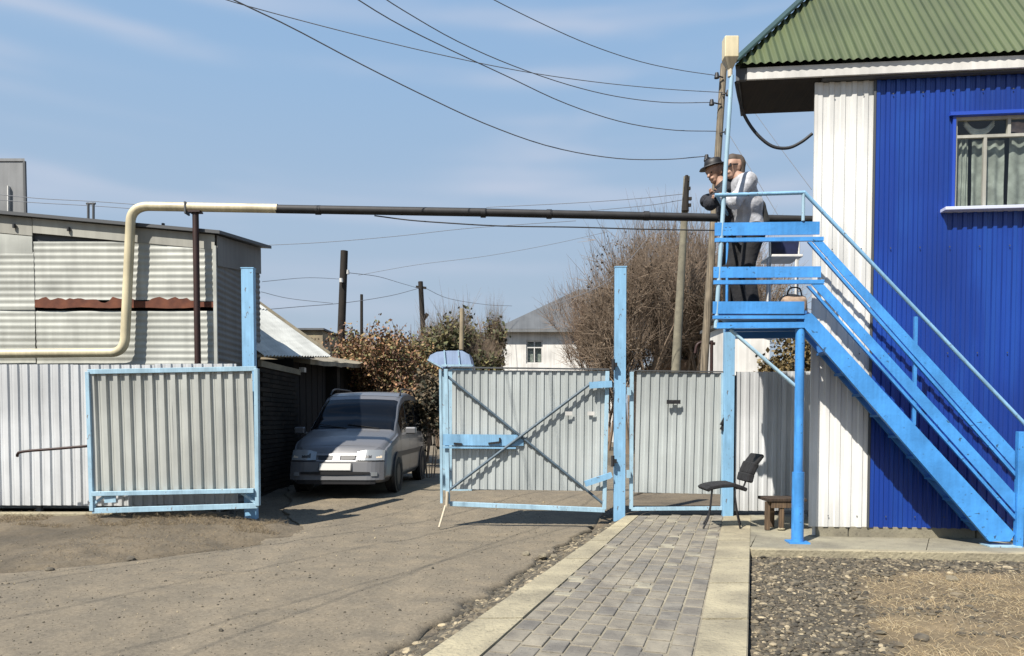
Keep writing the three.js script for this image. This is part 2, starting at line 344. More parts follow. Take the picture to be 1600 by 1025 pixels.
{
  const xs = axis([[-900, -100, 80], [-100, -20, 8], [-20, -9, .5], [-9, 9, .055], [9, 20, .5], [20, 100, 8], [100, 900, 80]]);
  const zs = axis([[-300, -20, 40], [-20, 2, 2], [2, 11, .05], [11, 18, .14], [18, 40, 1], [40, 120, 8], [120, 1500, 115]]);
  const g = sheet(xs, zs, groundY, (x, z) => {
    const f = fbm(x * .7, z * .7, 241, 4), h = fbm(x * 3, z * 3, 243, 3);
    let c = [.335, .285, .215];                                  // trodden earth of the verge
    if (z < PATH_END && x > pathLo(z) - .45 && x < pathLo(z) + .1) c = [.19, .17, .14];
    if (z < 7.2 && x > pathRo(z) - .1) { // garden bed: dark gravelly soil with a patch of dry straw
      const s = strawAt(x, z); c = [lerp(.19, .56, s), lerp(.17, .44, s), lerp(.135, .27, s)];
    }
    const k = .78 + (f - .5) * .7 + (h - .5) * .35; return c.map(v => v * clamp(k, .5, 1.4));
  });
  structure(raw('ground', g, dirtMat({ bumpScale: .014 }), scene));
}
function strawAt(x, z) { // dry straw patch in the bed
  const p = pathRo(z); const e = (fbm(x * 1.6, z * 1.6, 251, 3) - .5) * 1.0;
  return sstep(.55, 1.0, x - p + e * .8) * sstep(6.55, 6.05, z + e * .5) * clamp(.45 + .8 * fbm(x * 2.1, z * 4, 255, 3));
}
{ // the drive: a thin worn crust with a broken edge, lying a little above the verge
  const zs = axis([[1, 11, .06], [11, 16, .2], [16, 60, 1.5], [60, 90, 10]]), n = 150, xs = []; for (let i = 0; i <= n; i++) xs.push(i / n);
  const X = (s, z) => { const l = z < 6.0 ? -30 : Math.max(-30, roadEdge(z) + jag(z)), r = z < PATH_END + .3 ? pathLo(z) - .47 + (fbm(z * 4, 3, 311, 3) - .5) * .22 : lerp(pathLo(PATH_END) - .3, 2.6, sstep(9.9, 14, z)); const k = z < 6.8 ? s < .2 ? s * s * 0 + lerp(l, Math.max(l, -8), s / .2) : lerp(Math.max(l, -8), r, (s - .2) / .8) : lerp(l, r, s); return k; };
  const nx = n + 3, p = [], uv = [], c = [], idx = [];
  for (const z of zs) for (let i = -1; i <= n + 1; i++) {
    const s = clamp(i / n), x = X(s, z), skirt = i < 0 || i > n, y = skirt ? groundY(x, z) - .06 : roadY(x, z) - (i === n ? .03 : 0);
    p.push(x, y, -z); uv.push(x, z);
    const f = fbm(x * .5, z * .28, 321, 4), t = fbm(x * 2.2 + z * .9, z * .35, 323, 3);   // dusty tracks run along the drive
    const k = .86 + (f - .5) * .12 + (t - .5) * .07; const rt = Math.max(Math.exp(-(((x - rutX(z)) / .16) ** 2)), Math.exp(-(((x - rutX(z) - 1.45) / .16) ** 2))) * (.5 + fbm(x, z * .6, 327, 2)); const kk = k * (1 + .10 * rt); c.push(.400 * kk, .352 * kk, .278 * kk);
  }
  for (let j = 0; j < zs.length - 1; j++) for (let i = 0; i < nx - 1; i++) { const a = j * nx + i; idx.push(a, a + 1, a + nx + 1, a, a + nx + 1, a + nx); }
  const g = new THREE.BufferGeometry(); g.setAttribute('position', new THREE.Float32BufferAttribute(p, 3)); g.setAttribute('uv', new THREE.Float32BufferAttribute(uv, 2)); g.setAttribute('color', new THREE.Float32BufferAttribute(c, 3)); g.setIndex(idx); g.computeVertexNormals();
  structure(raw('road', g, dirtMat({ bumpScale: .007 }), scene));
}
{ // walkway: pavers between two rows of cast slabs
  const walk = thing('walkway', 'straight path of grey pavers between pale slab edges', 'path', V(pathLi(6), 0, -6)); structure(walk); delete walk.userData.category;
  const R = rng(77);
  const tones = [[.345, .318, .288], [.315, .295, .275], [.37, .342, .305], [.335, .31, .28], [.295, .28, .268], [.36, .332, .295], [.47, .445, .38]].map(c => mat(c, { roughness: .9, map: rep(T.concrete, .8), bumpMap: bCon, bumpScale: .003 }));
  const bed = []; bed.push(...slab([V(pathLo(1.2), -.009, -1.2), V(pathRo(1.2), -.009, -1.2), V(pathRo(PATH_END), -.009, -PATH_END), V(pathLo(PATH_END), -.009, -PATH_END)], .13));
  partW('sand_bed', bed, mat([.43, .395, .33], { roughness: .95, map: tCon, bumpMap: bCon, bumpScale: .004 }), walk);
  const slope = (pathLi(9) - pathLi(3)) / 6, ang = Math.atan(slope), L = .215, Wp = .134, cols = 8;
  for (let c = 0; c < cols; c++) for (let r = -1; r < 32; r++) {
    const z = 2.75 + (r + (c % 2 ? .5 : 0)) * L, w = (pathRi(z) - pathLi(z)) / cols; if (z > PATH_END - .05) continue;
    const x = lerp(pathLi(z), pathRi(z), (c + .5) / cols), cut = R() < .10 ? 2 : 1;
    for (let q = 0; q < cut; q++) {
      const g = box(w - .020, .06, L / cut - .018, 0, 0, 0, .007);
      g.rotateX((R() - .5) * .03); g.rotateZ((R() - .5) * .03); g.rotateY(-ang + (R() - .5) * .02);
      g.translate(x, -.030 + (R() - .5) * .006, -(z + (q - (cut - 1) / 2) * L / cut));
      if (walk.children.length < 298) partW('paver', g, tones[cut > 1 && R() < .6 ? 6 : Math.floor(R() * 6)], walk);
    }
  }
  for (const [a, b, th] of [[pathLo, pathLi, 1], [pathRi, pathRo, 2]]) for (let k = 0; k < 7; k++) {
    const z0 = 2.6 + k * 1.0, z1 = Math.min(z0 + .988, PATH_END), y = (R() - .5) * .008;
    partW('edge_slab', slab([V(a(z0) + .006, y, -z0), V(b(z0) - .006, y + .003, -z0), V(b(z1) - .006, y, -z1), V(a(z1) + .006, y - .002, -z1)], .14), M.kerb, walk);
  }
}

// ================================================================ GUARD HOUSE (local axes: u along its front, v up, w out towards the camera)
const CORNER = gnd(1267, 837), PHI = Math.atan(.10);
const U = V(Math.cos(PHI), 0, Math.sin(PHI)), NW = V(-Math.sin(PHI), 0, Math.cos(PHI)), UP = V(0, 1, 0);
function fac(px, py, w = 0) { // where the ray of that pixel meets the plane w out from the front
  const r = ray(px, py), o = CORNER.clone().addScaledVector(NW, w), e = V(0, EYE, 0), t = o.clone().sub(e).dot(NW) / r.dot(NW), p = e.addScaledVector(r, t).sub(CORNER);
  return V(p.dot(U), p.y, w);
}
const L3 = (u, v, w) => V(u, v, w);
const X3 = V(1, 0, 0), Y3 = V(0, 1, 0), Z3 = V(0, 0, 1);
{
  const vb = fac(1300, 823).y, vt = fac(1320, 128).y, uB = fac(1366, 132).x, uEnd = 7.4;
  const h = thing('guard_house', 'two storey house clad in royal blue ribbed sheet with white corner and green roof', 'building', CORNER, -PHI);
  const w0 = fac(1488, 182), w1 = V(fac(1600, 328).x + .62, fac(1488, 328).y, 0);
  const common = { o: V(0, 0, 0), U: X3, W: Y3, N: Z3, pitch: .098, depth: .014 };
  part('white_sheet', corrugated({ ...common, u0: .0, u1: uB, v0: vb, v1: vt, seed: 2, pitch: .115, depth: .012 }), M.whiteSheet, h);
  // blue sheets about a metre wide; those at the window are cut round it
  let k = 0;
  for (let u = uB + .012; u < uEnd; u += 1.0, k++) {
    const u1 = Math.min(u + 1.006, uEnd), gs = [];
    const add = (a, b, c, d) => { if (b - a > .01 && d - c > .01) gs.push(corrugated({ ...common, u0: a, u1: b, v0: c, v1: d, seed: 5 + k, wob: .004 })); };
    if (u1 < w0.x || u > w1.x) add(u, u1, vb, vt);
    else { add(u, Math.min(u1, w0.x), vb, vt); add(Math.max(u, w1.x), u1, vb, vt); const a = Math.max(u, w0.x), b = Math.min(u1, w1.x); add(a, b, vb, w1.y); add(a, b, w0.y, vt); }
    part('blue_sheet', gs, M.blueSheet, h);
  }
  part('corner_trim', [box(.022, vt - vb, .012, uB + .004, (vt + vb) / 2, .016)], M.darkTrim, h);
  part('edge_trim', [box(.03, vt - vb, .02, -.012, (vt + vb) / 2, .006)], M.whiteTrim, h);
  { const sc = [], v = [vb + .12, (vb + vt) / 2 - .5, (vb + vt) / 2 + .6, vt - .15]; for (const y of v) for (let u = .17; u < uEnd; u += .294) if (!(u > w0.x - .03 && u < w1.x + .03 && y > w1.y - .05 && y < w0.y + .05)) sc.push(new THREE.CylinderGeometry(.007, .007, .006, 6).rotateX(Math.PI / 2).translate(u, y, .019)); tag(part('screws', sc, M.darkTrim, h), null, null, null, 'stuff'); }
  // body behind the sheets: the end wall runs off at an angle
  const back = 3.4, sk = .56, wallG = [];
  const P = (u, v, w) => L3(u, v, w), hole = [w0, w1];
  wallG.push(quad([P(.02, 0, -.03), P(hole[0].x, 0, -.03), P(hole[0].x, vt, -.03), P(.02, vt, -.03)]), quad([P(hole[1].x, 0, -.03), P(uEnd, 0, -.03), P(uEnd, vt, -.03), P(hole[1].x, vt, -.03)]),
    quad([P(hole[0].x, 0, -.03), P(hole[1].x, 0, -.03), P(hole[1].x, hole[1].y, -.03), P(hole[0].x, hole[1].y, -.03)]), quad([P(hole[0].x, hole[0].y, -.03), P(hole[1].x, hole[0].y, -.03), P(hole[1].x, vt, -.03), P(hole[0].x, vt, -.03)]));
  wallG.push(quad([P(.02, 0, -.03), P(.02, vt, -.03), P(back * sk, vt, -back), P(back * sk, 0, -back)]), quad([P(uEnd, 0, -.03), P(uEnd, vt, -.03), P(uEnd, vt, -back), P(uEnd, 0, -back)]), quad([P(back * sk, 0, -back), P(uEnd, 0, -back), P(uEnd, vt, -back), P(back * sk, vt, -back)]), quad([P(.02, vt - .05, -.03), P(uEnd, vt - .05, -.03), P(uEnd, vt - .05, -back), P(back * sk, vt - .05, -back)]));
  part('wall', wallG, M.whiteSheet, h);
  // plinth of cast blocks
  const R = rng(5);
  for (let u = .05, q = 0; u < uEnd; q++) { const L = q === 0 ? .34 : .9 + R() * .5; part('plinth_block', box(Math.min(L, uEnd - u) - .012, vb + .02, .16, u + Math.min(L, uEnd - u) / 2, (vb + .02) / 2 - .012, -.075 - R() * .01, .008), M.concrete, h); u += L; }
  // eaves
  const e0 = fac(1167, 107, .10), e1 = fac(1167, 125, .10), eL = fac(1150, 106, .10);
  part('fascia', box(uEnd + .3 - e0.x, e0.y - e1.y, .03, (uEnd + .3 + e0.x) / 2, (e0.y + e1.y) / 2, .10), M.whiteTrim, h);
  part('eaves_strip', box(uEnd, .055, .07, uEnd / 2 + .03, vt + .03, .045), M.darkTrim, h);
  const dBack = .82;
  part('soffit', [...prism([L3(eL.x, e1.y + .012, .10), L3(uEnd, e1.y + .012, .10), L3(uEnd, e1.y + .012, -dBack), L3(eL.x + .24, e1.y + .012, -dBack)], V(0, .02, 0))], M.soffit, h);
  part('end_fascia', prism([L3(eL.x - .004, e1.y - .01, .115), L3(eL.x - .004, e0.y + .02, .115), L3(eL.x + .236, e0.y + .02, -dBack), L3(eL.x + .236, e1.y - .01, -dBack)], V(.035, 0, .004)), M.darkTrim, h);
  part('fascia_end_block', box(e0.x - eL.x - .006, e0.y - e1.y - .004, .05, (e0.x + eL.x) / 2 + .004, (e0.y + e1.y) / 2, .085), M.darkTrim, h);
  // roof: the front slope with hips, sheet by sheet, ribs running down the slope
  const pitchA = 52 * Math.PI / 180, slopeV = V(0, Math.sin(pitchA), -Math.cos(pitchA)), slopeN = V(0, Math.cos(pitchA), Math.sin(pitchA));
  const ro = L3(0, e0.y + .015, .155), rise = 2.35, roofL = eL.x - .02, hipRun = Math.cos(pitchA) * 1.12;
  const vmax = u => Math.max(.001, Math.min(rise, (u - roofL) / hipRun, (uEnd + .4 - u) / hipRun));
  const roof = part('roof', [corrugated({ o: ro, U: X3, W: slopeV, N: slopeN, u0: roofL + .01, u1: roofL + 1.1, v0: 0, v1: vmax, pitch: .088, depth: .02, kind: 'sine', rows: 10, seed: 31 })], M.greenSheet, h);
  for (let u = roofL + 1.1, q = 0; u < uEnd + .39; u += 1.05, q++) part('roof_sheet', corrugated({ o: ro, U: X3, W: slopeV, N: slopeN.clone(), u0: u - .03, u1: Math.min(u + 1.05, uEnd + .39), v0: q % 2 * .004, v1: vmax, pitch: .088, depth: .02, kind: 'sine', rows: 10, seed: 32 + q }), M.greenSheet, roof);
  // hip cap and the other slopes
  const hipTop = ro.clone().add(X3.clone().multiplyScalar(roofL + rise * hipRun)).addScaledVector(slopeV, rise), hipBot = ro.clone().add(X3.clone().multiplyScalar(roofL));
  part('hip_cap', [bar(hipBot.clone().add(V(-.035, .01, .02)), hipTop.clone().add(V(-.035, .03, .02)), .16, .03, .01, V(-.6, .5, .5))], M.greenTrim, h);
  const bk = L3(roofL + .75, ro.y, -back + .2);
  const pk = L3(eL.x + .23, e0.y + .02, -dBack), wk = L3(dBack * sk + .02, e0.y + .02, -dBack), tk = L3(hipTop.x + .5, hipTop.y, -back * .6), bk2 = L3(back * sk, e0.y + .02, -back); part('side_slope', [quad([hipBot, hipTop, pk]), quad([pk, hipTop, wk]), quad([wk, hipTop, tk]), quad([wk, tk, bk2])], M.greenSheet, h);
  part('rear_slope', [quad([hipTop, L3(uEnd - 1, hipTop.y, hipTop.z), L3(uEnd + .4, ro.y, -back - .2), L3(back * sk, e0.y + .02, -back)])], M.greenSheet, h);
  // window with curtains behind its panes
  const W0 = w0.x, W1 = w1.x, B = w1.y, Tp = w0.y, mid = fac(1578, 212).x, tr = fac(1500, 213).y, mul = fac(1540, 260).x;
  const win = part('window', [box(W1 - W0 + .08, .035, .10, (W0 + W1) / 2, Tp + .012, .0), box(.03, Tp - B, .08, W0 + .012, (Tp + B) / 2, -.012), box(.03, Tp - B, .08, W1 - .012, (Tp + B) / 2, -.012)], M.blueTrim, h);
  part('sill', [box(W1 - W0 + .16, .035, .15, (W0 + W1) / 2 - .02, B - .012, .045, .006)], mat([.62, .66, .82], { roughness: .35 }), win);
  const fr = [], fz = -.03, FW = .03;
  fr.push(box(FW, Tp - B, .04, W0 + .042, (Tp + B) / 2, fz), box(W1 - W0 - .06, FW, .039, (W0 + W1) / 2, B + .024, fz), box(W1 - W0 - .06, FW, .039, (W0 + W1) / 2, Tp - .022, fz), box(W1 - W0 - .06, FW, .037, (W0 + W1) / 2, tr, fz), box(FW, tr - B, .036, mul, (tr + B) / 2, fz), box(FW, Tp - tr, .036, mid, (tr + Tp) / 2, fz), box(FW, tr - B, .036, mul + .62, (tr + B) / 2, fz), box(FW, Tp - B, .04, W1 - .042, (Tp + B) / 2, fz));
  part('frame', fr, mat([.50, .50, .45], { roughness: .5, map: tMet1 }), win);
  const pane = (a, b, c, d) => part('pane', [quad([L3(a, c, fz - .003), L3(b, c, fz - .003), L3(b, d, fz - .003), L3(a, d, fz - .003)])], M.glass, win);
  pane(W0 + .06, mul - .018, B + .042, tr - .018); pane(mul + .018, mul + .60, B + .042, tr - .018); pane(mul + .64, W1 - .06, B + .042, tr - .018); pane(W0 + .06, mid - .018, tr + .018, Tp - .04); pane(mid + .018, W1 - .06, tr + .018, Tp - .04);
  const drape = (a, b, c, d, amp, n, w, seed) => { const p = [], idx = [], nx = 60, ny = 8; for (let j = 0; j <= ny; j++) for (let i = 0; i <= nx; i++) { const s = i / nx, t = j / ny, u = lerp(a, b, s); p.push(u, lerp(c, d, t), w + Math.sin(s * n * 6.283 + Math.sin(t * 2 + seed)) * amp * (1.2 - .4 * t) + (vnoise(u * 9, t * 3, seed) - .5) * .02); } for (let j = 0; j < ny; j++) for (let i = 0; i < nx; i++) { const q = j * (nx + 1) + i; idx.push(q, q + 1, q + nx + 2, q, q + nx + 2, q + nx + 1); } const g = new THREE.BufferGeometry(); g.setAttribute('position', new THREE.Float32BufferAttribute(p, 3)); g.setIndex(idx); g.computeVertexNormals(); return g; };
  part('curtain', drape(W0 + .03, fac(1521, 270).x, B - .02, tr + .03, .012, 4, -.11, 3), M.curtain, win);
  part('curtain', drape(fac(1526, 270).x, fac(1578, 270).x, B - .02, tr - .01, .012, 3, -.115, 7), M.curtain, win);
  part('curtain', drape(fac(1585, 270).x, W1, B - .02, tr + .02, .012, 5, -.11, 11), M.curtain, win);
  const sw = []; for (let q = 0; q < 3; q++) { const a = fac(1514, 190), b = fac(1560, 190), m = fac(1538, 205); sw.push(tube([V(a.x, a.y + q * .018, -.09), V((a.x + m.x) / 2, m.y + q * .022 + .012, -.085), V(m.x, m.y + q * .02, -.08), V((b.x + m.x) / 2, m.y + .02 + q * .02, -.085), V(b.x, b.y + q * .02, -.09)], .014, 20, 6)); }
  part('swag', sw, M.curtainWhite, win);
  part('valance', [drape(mid + .03, W1, tr + .05, Tp - .05, .02, 4, -.09, 15)], M.curtainPink, win);
  part('room', [quad([L3(W0 - .3, B - .4, -.5), L3(W1 + .3, B - .4, -.5), L3(W1 + .3, Tp + .3, -.5), L3(W0 - .3, Tp + .3, -.5)])], M.roomDark, h);
}
// concrete apron in front of the house
{
  const f = (px, py) => gnd(px, py), a = f(1172, 857), b = f(1600, 864), dirX = b.clone().sub(a).normalize(), far = a.clone().addScaledVector(dirX, 6.5), Rr = rng(9);
  const ap = thing('concrete_apron', 'worn concrete strip along the foot of the blue house', '', V(a.x, 0, a.z)); structure(ap); delete ap.userData.category;
  const wallAt = u => CORNER.clone().addScaledVector(U, u).addScaledVector(NW, -.05);
  const nseg = 4;
  for (let k = 0; k < nseg; k++) { const s0 = k / nseg, s1 = (k + 1) / nseg, p0 = a.clone().lerp(far, s0), p1 = a.clone().lerp(far, s1), q0 = wallAt(lerp(-.55, 6.6, s0)), q1 = wallAt(lerp(-.55, 6.6, s1)); const y = -.004 + (Rr() - .5) * .004; p1.x -= .008; q1.x -= .008; partW('slab', slab([p0, p1, q1, q0].map(p => p.setY(y)), .14), M.apron, ap); }
  partW('slab', slab([a.clone().add(V(-.012, -.006, 0)), wallAt(-.55).setY(-.006).add(V(-.01, 0, 0)), wallAt(.1).setY(-.006), V(3.9, -.006, -9.75), V(pathRo(9.6) + .004, -.006, -9.7)], .14), M.apron, ap);
  partW('kerb_stone', bar(a.clone().setY(-.06), far.clone().setY(-.06), .10, .13, .012), M.kerb, ap);
}

// ================================================================ OUTSIDE STAIR AND LANDING (same local axes)
const WS = .49;                     // how far the outer stringer stands out from the front
const sf = (x, y, w = WS) => fac(x, y, w);
let deckV;
{
  const s = thing('outside_stair', 'bright blue steel stair with railed landing beside the house', 'staircase', CORNER, -PHI);
  const back = -.95, skew = .34, uL = sf(1116, 490).x, uR = sf(1258, 490).x;
  const leftAt = w => uL + (WS - w) * skew;
  const b = (n, x0, y0, x1, y1, x2, y2, m = M.stairBlue, d = .012, wo = 0) => { // a board whose top edge runs x0,y0 - x1,y1 and whose foot is at y2 below x0 (x2: unused)
    const p = sf(x0, y0), q = sf(x1, y1), hgt = p.y - sf(x0, y2).y; return part(n, prism([L3(p.x, p.y, WS + wo), L3(q.x, q.y, WS + wo), L3(q.x, q.y - hgt, WS + wo), L3(p.x, p.y - hgt, WS + wo)], V(0, 0, -d)), m, s);
  };
  deckV = sf(1180, 483).y;
  // landing boards, each with a lip of angle iron under it
  b('board', 1117, 348, 1281, 346, 0, 368); b('lip', 1117, 372, 1287, 370, 0, 378, M.stairBlue, .035, .006);
  b('board', 1115, 417, 1283, 416, 0, 434); b('lip', 1115, 438, 1288, 437, 0, 444, M.stairBlue, .035, .006);
  b('fascia', 1114, 471, 1257, 471, 0, 490); b('lip', 1114, 493, 1257, 493, 0, 498, M.stairBlue, .04, .006); b('edge_beam', 1118, 504, 1257, 503, 0, 513, M.stairBlue, .06, 0);
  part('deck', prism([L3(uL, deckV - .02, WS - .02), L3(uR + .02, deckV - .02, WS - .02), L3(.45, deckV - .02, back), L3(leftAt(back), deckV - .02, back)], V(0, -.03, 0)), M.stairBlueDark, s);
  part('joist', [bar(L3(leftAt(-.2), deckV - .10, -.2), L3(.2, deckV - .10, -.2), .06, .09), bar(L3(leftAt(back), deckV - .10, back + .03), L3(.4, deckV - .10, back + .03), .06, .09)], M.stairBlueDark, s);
  // posts
  const pb = sf(1248, 843), pt = sf(1248, 513);
  part('post', [rod(L3(pb.x, -.01, WS - .05), L3(pb.x, pt.y, WS - .05), .045, .045, 14)], M.stairBlue, s);
  part('post_sleeve', [rod(L3(pb.x, -.01, WS - .05), L3(pb.x, sf(1248, 738).y, WS - .05), .06, .06, 14), box(.2, .02, .2, pb.x, .0, WS - .05)], M.stairBlue, s);
  const rt = sf(1120, 305), rr = sf(1257, 301);
  part('tall_post', [rod(L3(uL + .02, sf(1118, 512).y, WS - .02), fac(1143, 118, WS - .02), .022, .022, 10)], M.paleBlue, s);
  part('rail_post', [rod(L3(rr.x - .01, sf(1255, 345).y, WS), L3(rr.x - .01, rr.y, WS), .016)], M.paleBlue, s);
  part('rail_post', [rod(L3(leftAt(-.3), deckV, -.3), L3(leftAt(-.3), rt.y, -.3), .016)], M.stairBlue, s);
  part('rail_post', [rod(L3(leftAt(back) + .02, deckV, back + .02), L3(leftAt(back) + .02, rt.y, back + .02), .016)], M.stairBlue, s);
  const nb = sf(1591, 844), nt = sf(1590, 676);
  part('newel_post', [box(.065, nt.y + .02, .065, nb.x, (nt.y) / 2, WS + .0, .004)], M.stairBlue, s);
  // handrail: level on the landing, then down the flight
  const hr = [rod(L3(rt.x - .02, rt.y, WS), L3(rr.x, rr.y, WS), .019), rod(L3(rr.x, rr.y, WS), L3(nb.x + .1, sf(1600, 674).y, WS), .019), new THREE.SphereGeometry(.02, 10, 8).translate(rr.x, rr.y, WS)];
  hr.push(rod(L3(rt.x, rt.y, WS), L3(leftAt(back), rt.y, back), .016));
  part('handrail', hr, M.gateBlue, s);
  const slope = (n, A, B_, C, D, m = M.stairBlue, d = .012, wo = 0) => { const q = [A, B_, C, D].map(([x, y]) => { const p = sf(x, y); return L3(p.x, p.y, WS + wo); }); return part(n, prism(q, V(0, 0, -d)), m, s); };
  slope('sloping_board', [1281, 372], [1586, 705], [1586, 733], [1268, 375]);
  slope('sloping_lip', [1268, 378], [1586, 737], [1586, 744], [1262, 378], M.stairBlue, .035, .006);
  slope('sloping_board', [1283, 440], [1586, 771], [1586, 800], [1268, 444]);
  slope('sloping_lip', [1266, 447], [1586, 805], [1586, 812], [1261, 447], M.stairBlue, .035, .006);
  slope('stringer', [1274, 489], [1589, 832], [1582, 846], [1548, 846], M.stairBlue, .05, 0); s.children.pop();
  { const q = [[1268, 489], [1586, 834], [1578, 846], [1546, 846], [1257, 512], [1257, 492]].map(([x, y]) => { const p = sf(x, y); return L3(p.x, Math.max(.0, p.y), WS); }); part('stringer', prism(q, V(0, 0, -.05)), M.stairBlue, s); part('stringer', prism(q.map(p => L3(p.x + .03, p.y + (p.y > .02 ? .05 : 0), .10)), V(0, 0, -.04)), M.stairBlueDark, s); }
  for (const [x, y0, y1] of [[1433, 494, 664]]) part('baluster', [box(.03, sf(x, y0).y - sf(x, y1).y, .03, sf(x, y0).x, (sf(x, y0).y + sf(x, y1).y) / 2, WS - .03)], M.stairBlue, s);
  // treads
  const t0 = sf(1262, 500), t1 = sf(1560, 838), n = 10;
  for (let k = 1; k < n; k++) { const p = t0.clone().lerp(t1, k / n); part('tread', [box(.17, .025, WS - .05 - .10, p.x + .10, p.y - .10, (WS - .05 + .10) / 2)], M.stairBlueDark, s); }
  part('brace', [rod(L3(sf(1141, 515, WS - .06).x, sf(1141, 515, WS - .06).y, WS - .06), L3(sf(1246, 606, WS - .06).x, sf(1246, 606, WS - .06).y, WS - .06), .018)], M.paleBlue, s);
  part('foot_plate', [box(.30, .012, .2, sf(1566, 846).x, .004, WS - .03)], M.paleBlue, s);
}
const toWorld = (u, v, w) => CORNER.clone().addScaledVector(U, u).addScaledVector(UP, v).addScaledVector(NW, w);
const deckY = deckV - .02;
{ // cable hanging in a loop from the eaves
  const P = [[1150, 128, .05], [1156, 158, -.1], [1164, 182, -.2], [1184, 211, -.2], [1208, 229, -.2], [1232, 231, -.2], [1252, 222, -.2], [1269, 209, -.2]].map(([x, y, w]) => { const p = fac(x, y, w); return toWorld(p.x, p.y, p.z); });
  tag(part('hanging_cable', [tube(P, .017, 60, 8)], M.cable, scene), 'thick black cable drooping from the eaves over the landing', 'cable');
}
{ // floodlight box on top of the tall blue post
  const c = toWorld(...fac(1141, 82, WS - .02).toArray());
  const l = thing('post_lamp', 'cream box lamp on top of the tall thin blue post', 'lamp', c.clone().setY(c.y - .2));
  part('housing', [box(.14, .21, .12, 0, .235, 0, .012)], M.cream, l);
  const cone = new THREE.CylinderGeometry(.095, .03, .10, 4, 1); cone.rotateY(Math.PI / 4); part('neck', [cone.translate(0, .08, 0), rod(V(0, -.04, 0), V(0, .05, 0), .024)], M.creamPale, l);
}

// ================================================================ GATES AND FENCES
const ZG = 9.62;
const PT = (x, y, z) => at(x, y, z);
function post(label, xc, w, top, z, base, m, group, name = 'gate_post') {
  const p = PT(xc, 700, z), t = PT(xc, top, z), W = w * z / FOC;
  const o = thing(name, label, 'post', V(p.x, base, -z), 0, group);
  part('shaft', [box(W, t.y - base, W * .6, 0, (t.y - base) / 2, 0, .006)], m, o);
  part('cap', [box(W + .01, .012, W * .6 + .01, 0, t.y - base + .004, 0)], m, o);
  return o;
}
const gp = post('tall square blue post between double gate and pedestrian gate', 968, 17.5, 418, ZG, -.14, M.gateBlue, 'tall blue gate posts');
part('hinge', [rod(V(-.10, 2.02, .10), V(-.10, 2.16, .10), .022), box(.05, .05, .05, -.075, 2.09, .09)], M.black, gp); part('hinge', [rod(V(-.10, .78, .10), V(-.10, .92, .10), .022), box(.05, .05, .05, -.075, .85, .09)], M.black, gp);
part('bracket', [box(.05, .10, .03, .11, 1.75, .06)], M.paleBlue, gp); part('bracket', [box(.05, .10, .03, .11, .68, .06)], M.paleBlue, gp);
post('tall square blue post at the hinge of the opened ribbed gate leaf', 391.5, 19, 420, ZG + .1, -.10, M.gateBlue, 'tall blue gate posts');
post('pale blue post between pedestrian gate and the fence under the landing', 1137.5, 16, 425, ZG - .05, -.04, M.gateBlue, null, 'fence_post');

function panelFrame(P) { // P: corners TL, TR, BR, BL; gives plane axes
  const o = P[3].clone(), u = P[2].clone().sub(P[3]), L = u.length(); u.normalize(); const n = u.clone().cross(P[0].clone().sub(P[3])).normalize(), w = n.clone().cross(u); return { o, U: u, W: w, N: n, L };
}
{ // leaf laid back against the fence
  const z0 = 9.36, z1 = 9.47, C = [PT(138, 581, z0), PT(401, 576, z1), PT(403, 790, z1), PT(145, 798, z0)];
  const l = thing('gate_leaf', 'opened gate leaf with broad ribs folded back against the white fence', 'gate', V(C[3].x, 0, C[3].z), 0, 'blue framed gate leaves');
  const S = .075;
  partW('stile', [bar(C[3], C[0], S, .05, .004)], M.paleBlue, l); partW('stile', [bar(C[2], C[1], S, .05, .004)], M.paleBlue, l);
  partW('top_rail', [bar(C[0], C[1], .05, S * .8, .004)], M.paleBlue, l); partW('bottom_rail', [bar(C[3], C[2], .05, S * .9, .004)], M.paleBlue, l);
  const m0 = PT(147, 771, z0), m1 = PT(399, 766, z1); partW('lower_rail', [bar(m0.clone().add(V(0, 0, .045)), m1.clone().add(V(0, 0, .045)), .06, .055, .004)], M.paleBlue, l);
  partW('brace', [bar(PT(377, 770, z1), PT(399, 785, z1), .03, .03)], M.paleBlue, l); partW('brace', [bar(PT(148, 786, z0), PT(168, 772, z0), .03, .03)], M.paleBlue, l);
  partW('corner_plate', [bar(PT(163, 779, z0 - .03), PT(181, 778, z0 - .03), .012, .11)], M.paleBlue, l);
  const f = panelFrame([PT(147, 582, z0 + .03), PT(398, 578, z1 + .03), PT(399, 766, z1 + .03), PT(147, 771, z0 + .03)]);
  const n = 2; for (let k = 0; k < n; k++) partW('ribbed_sheet', corrugated({ ...f, u0: f.L * k / n, u1: f.L * (k + 1) / n + .01, v0: 0, v1: 1.57, pitch: .143, depth: .035, seed: 40 + k, wob: .006 }), M.zincWarm, l);
  partW('latch_rod', [tube([PT(27, 713, z0 - .05), PT(28, 708, z0 - .07), PT(34, 706, z0 - .07), PT(90, 701, z0 - .05), PT(136, 697, z0 - .02)], .017, 30, 8)], M.brownSteel, l);
}
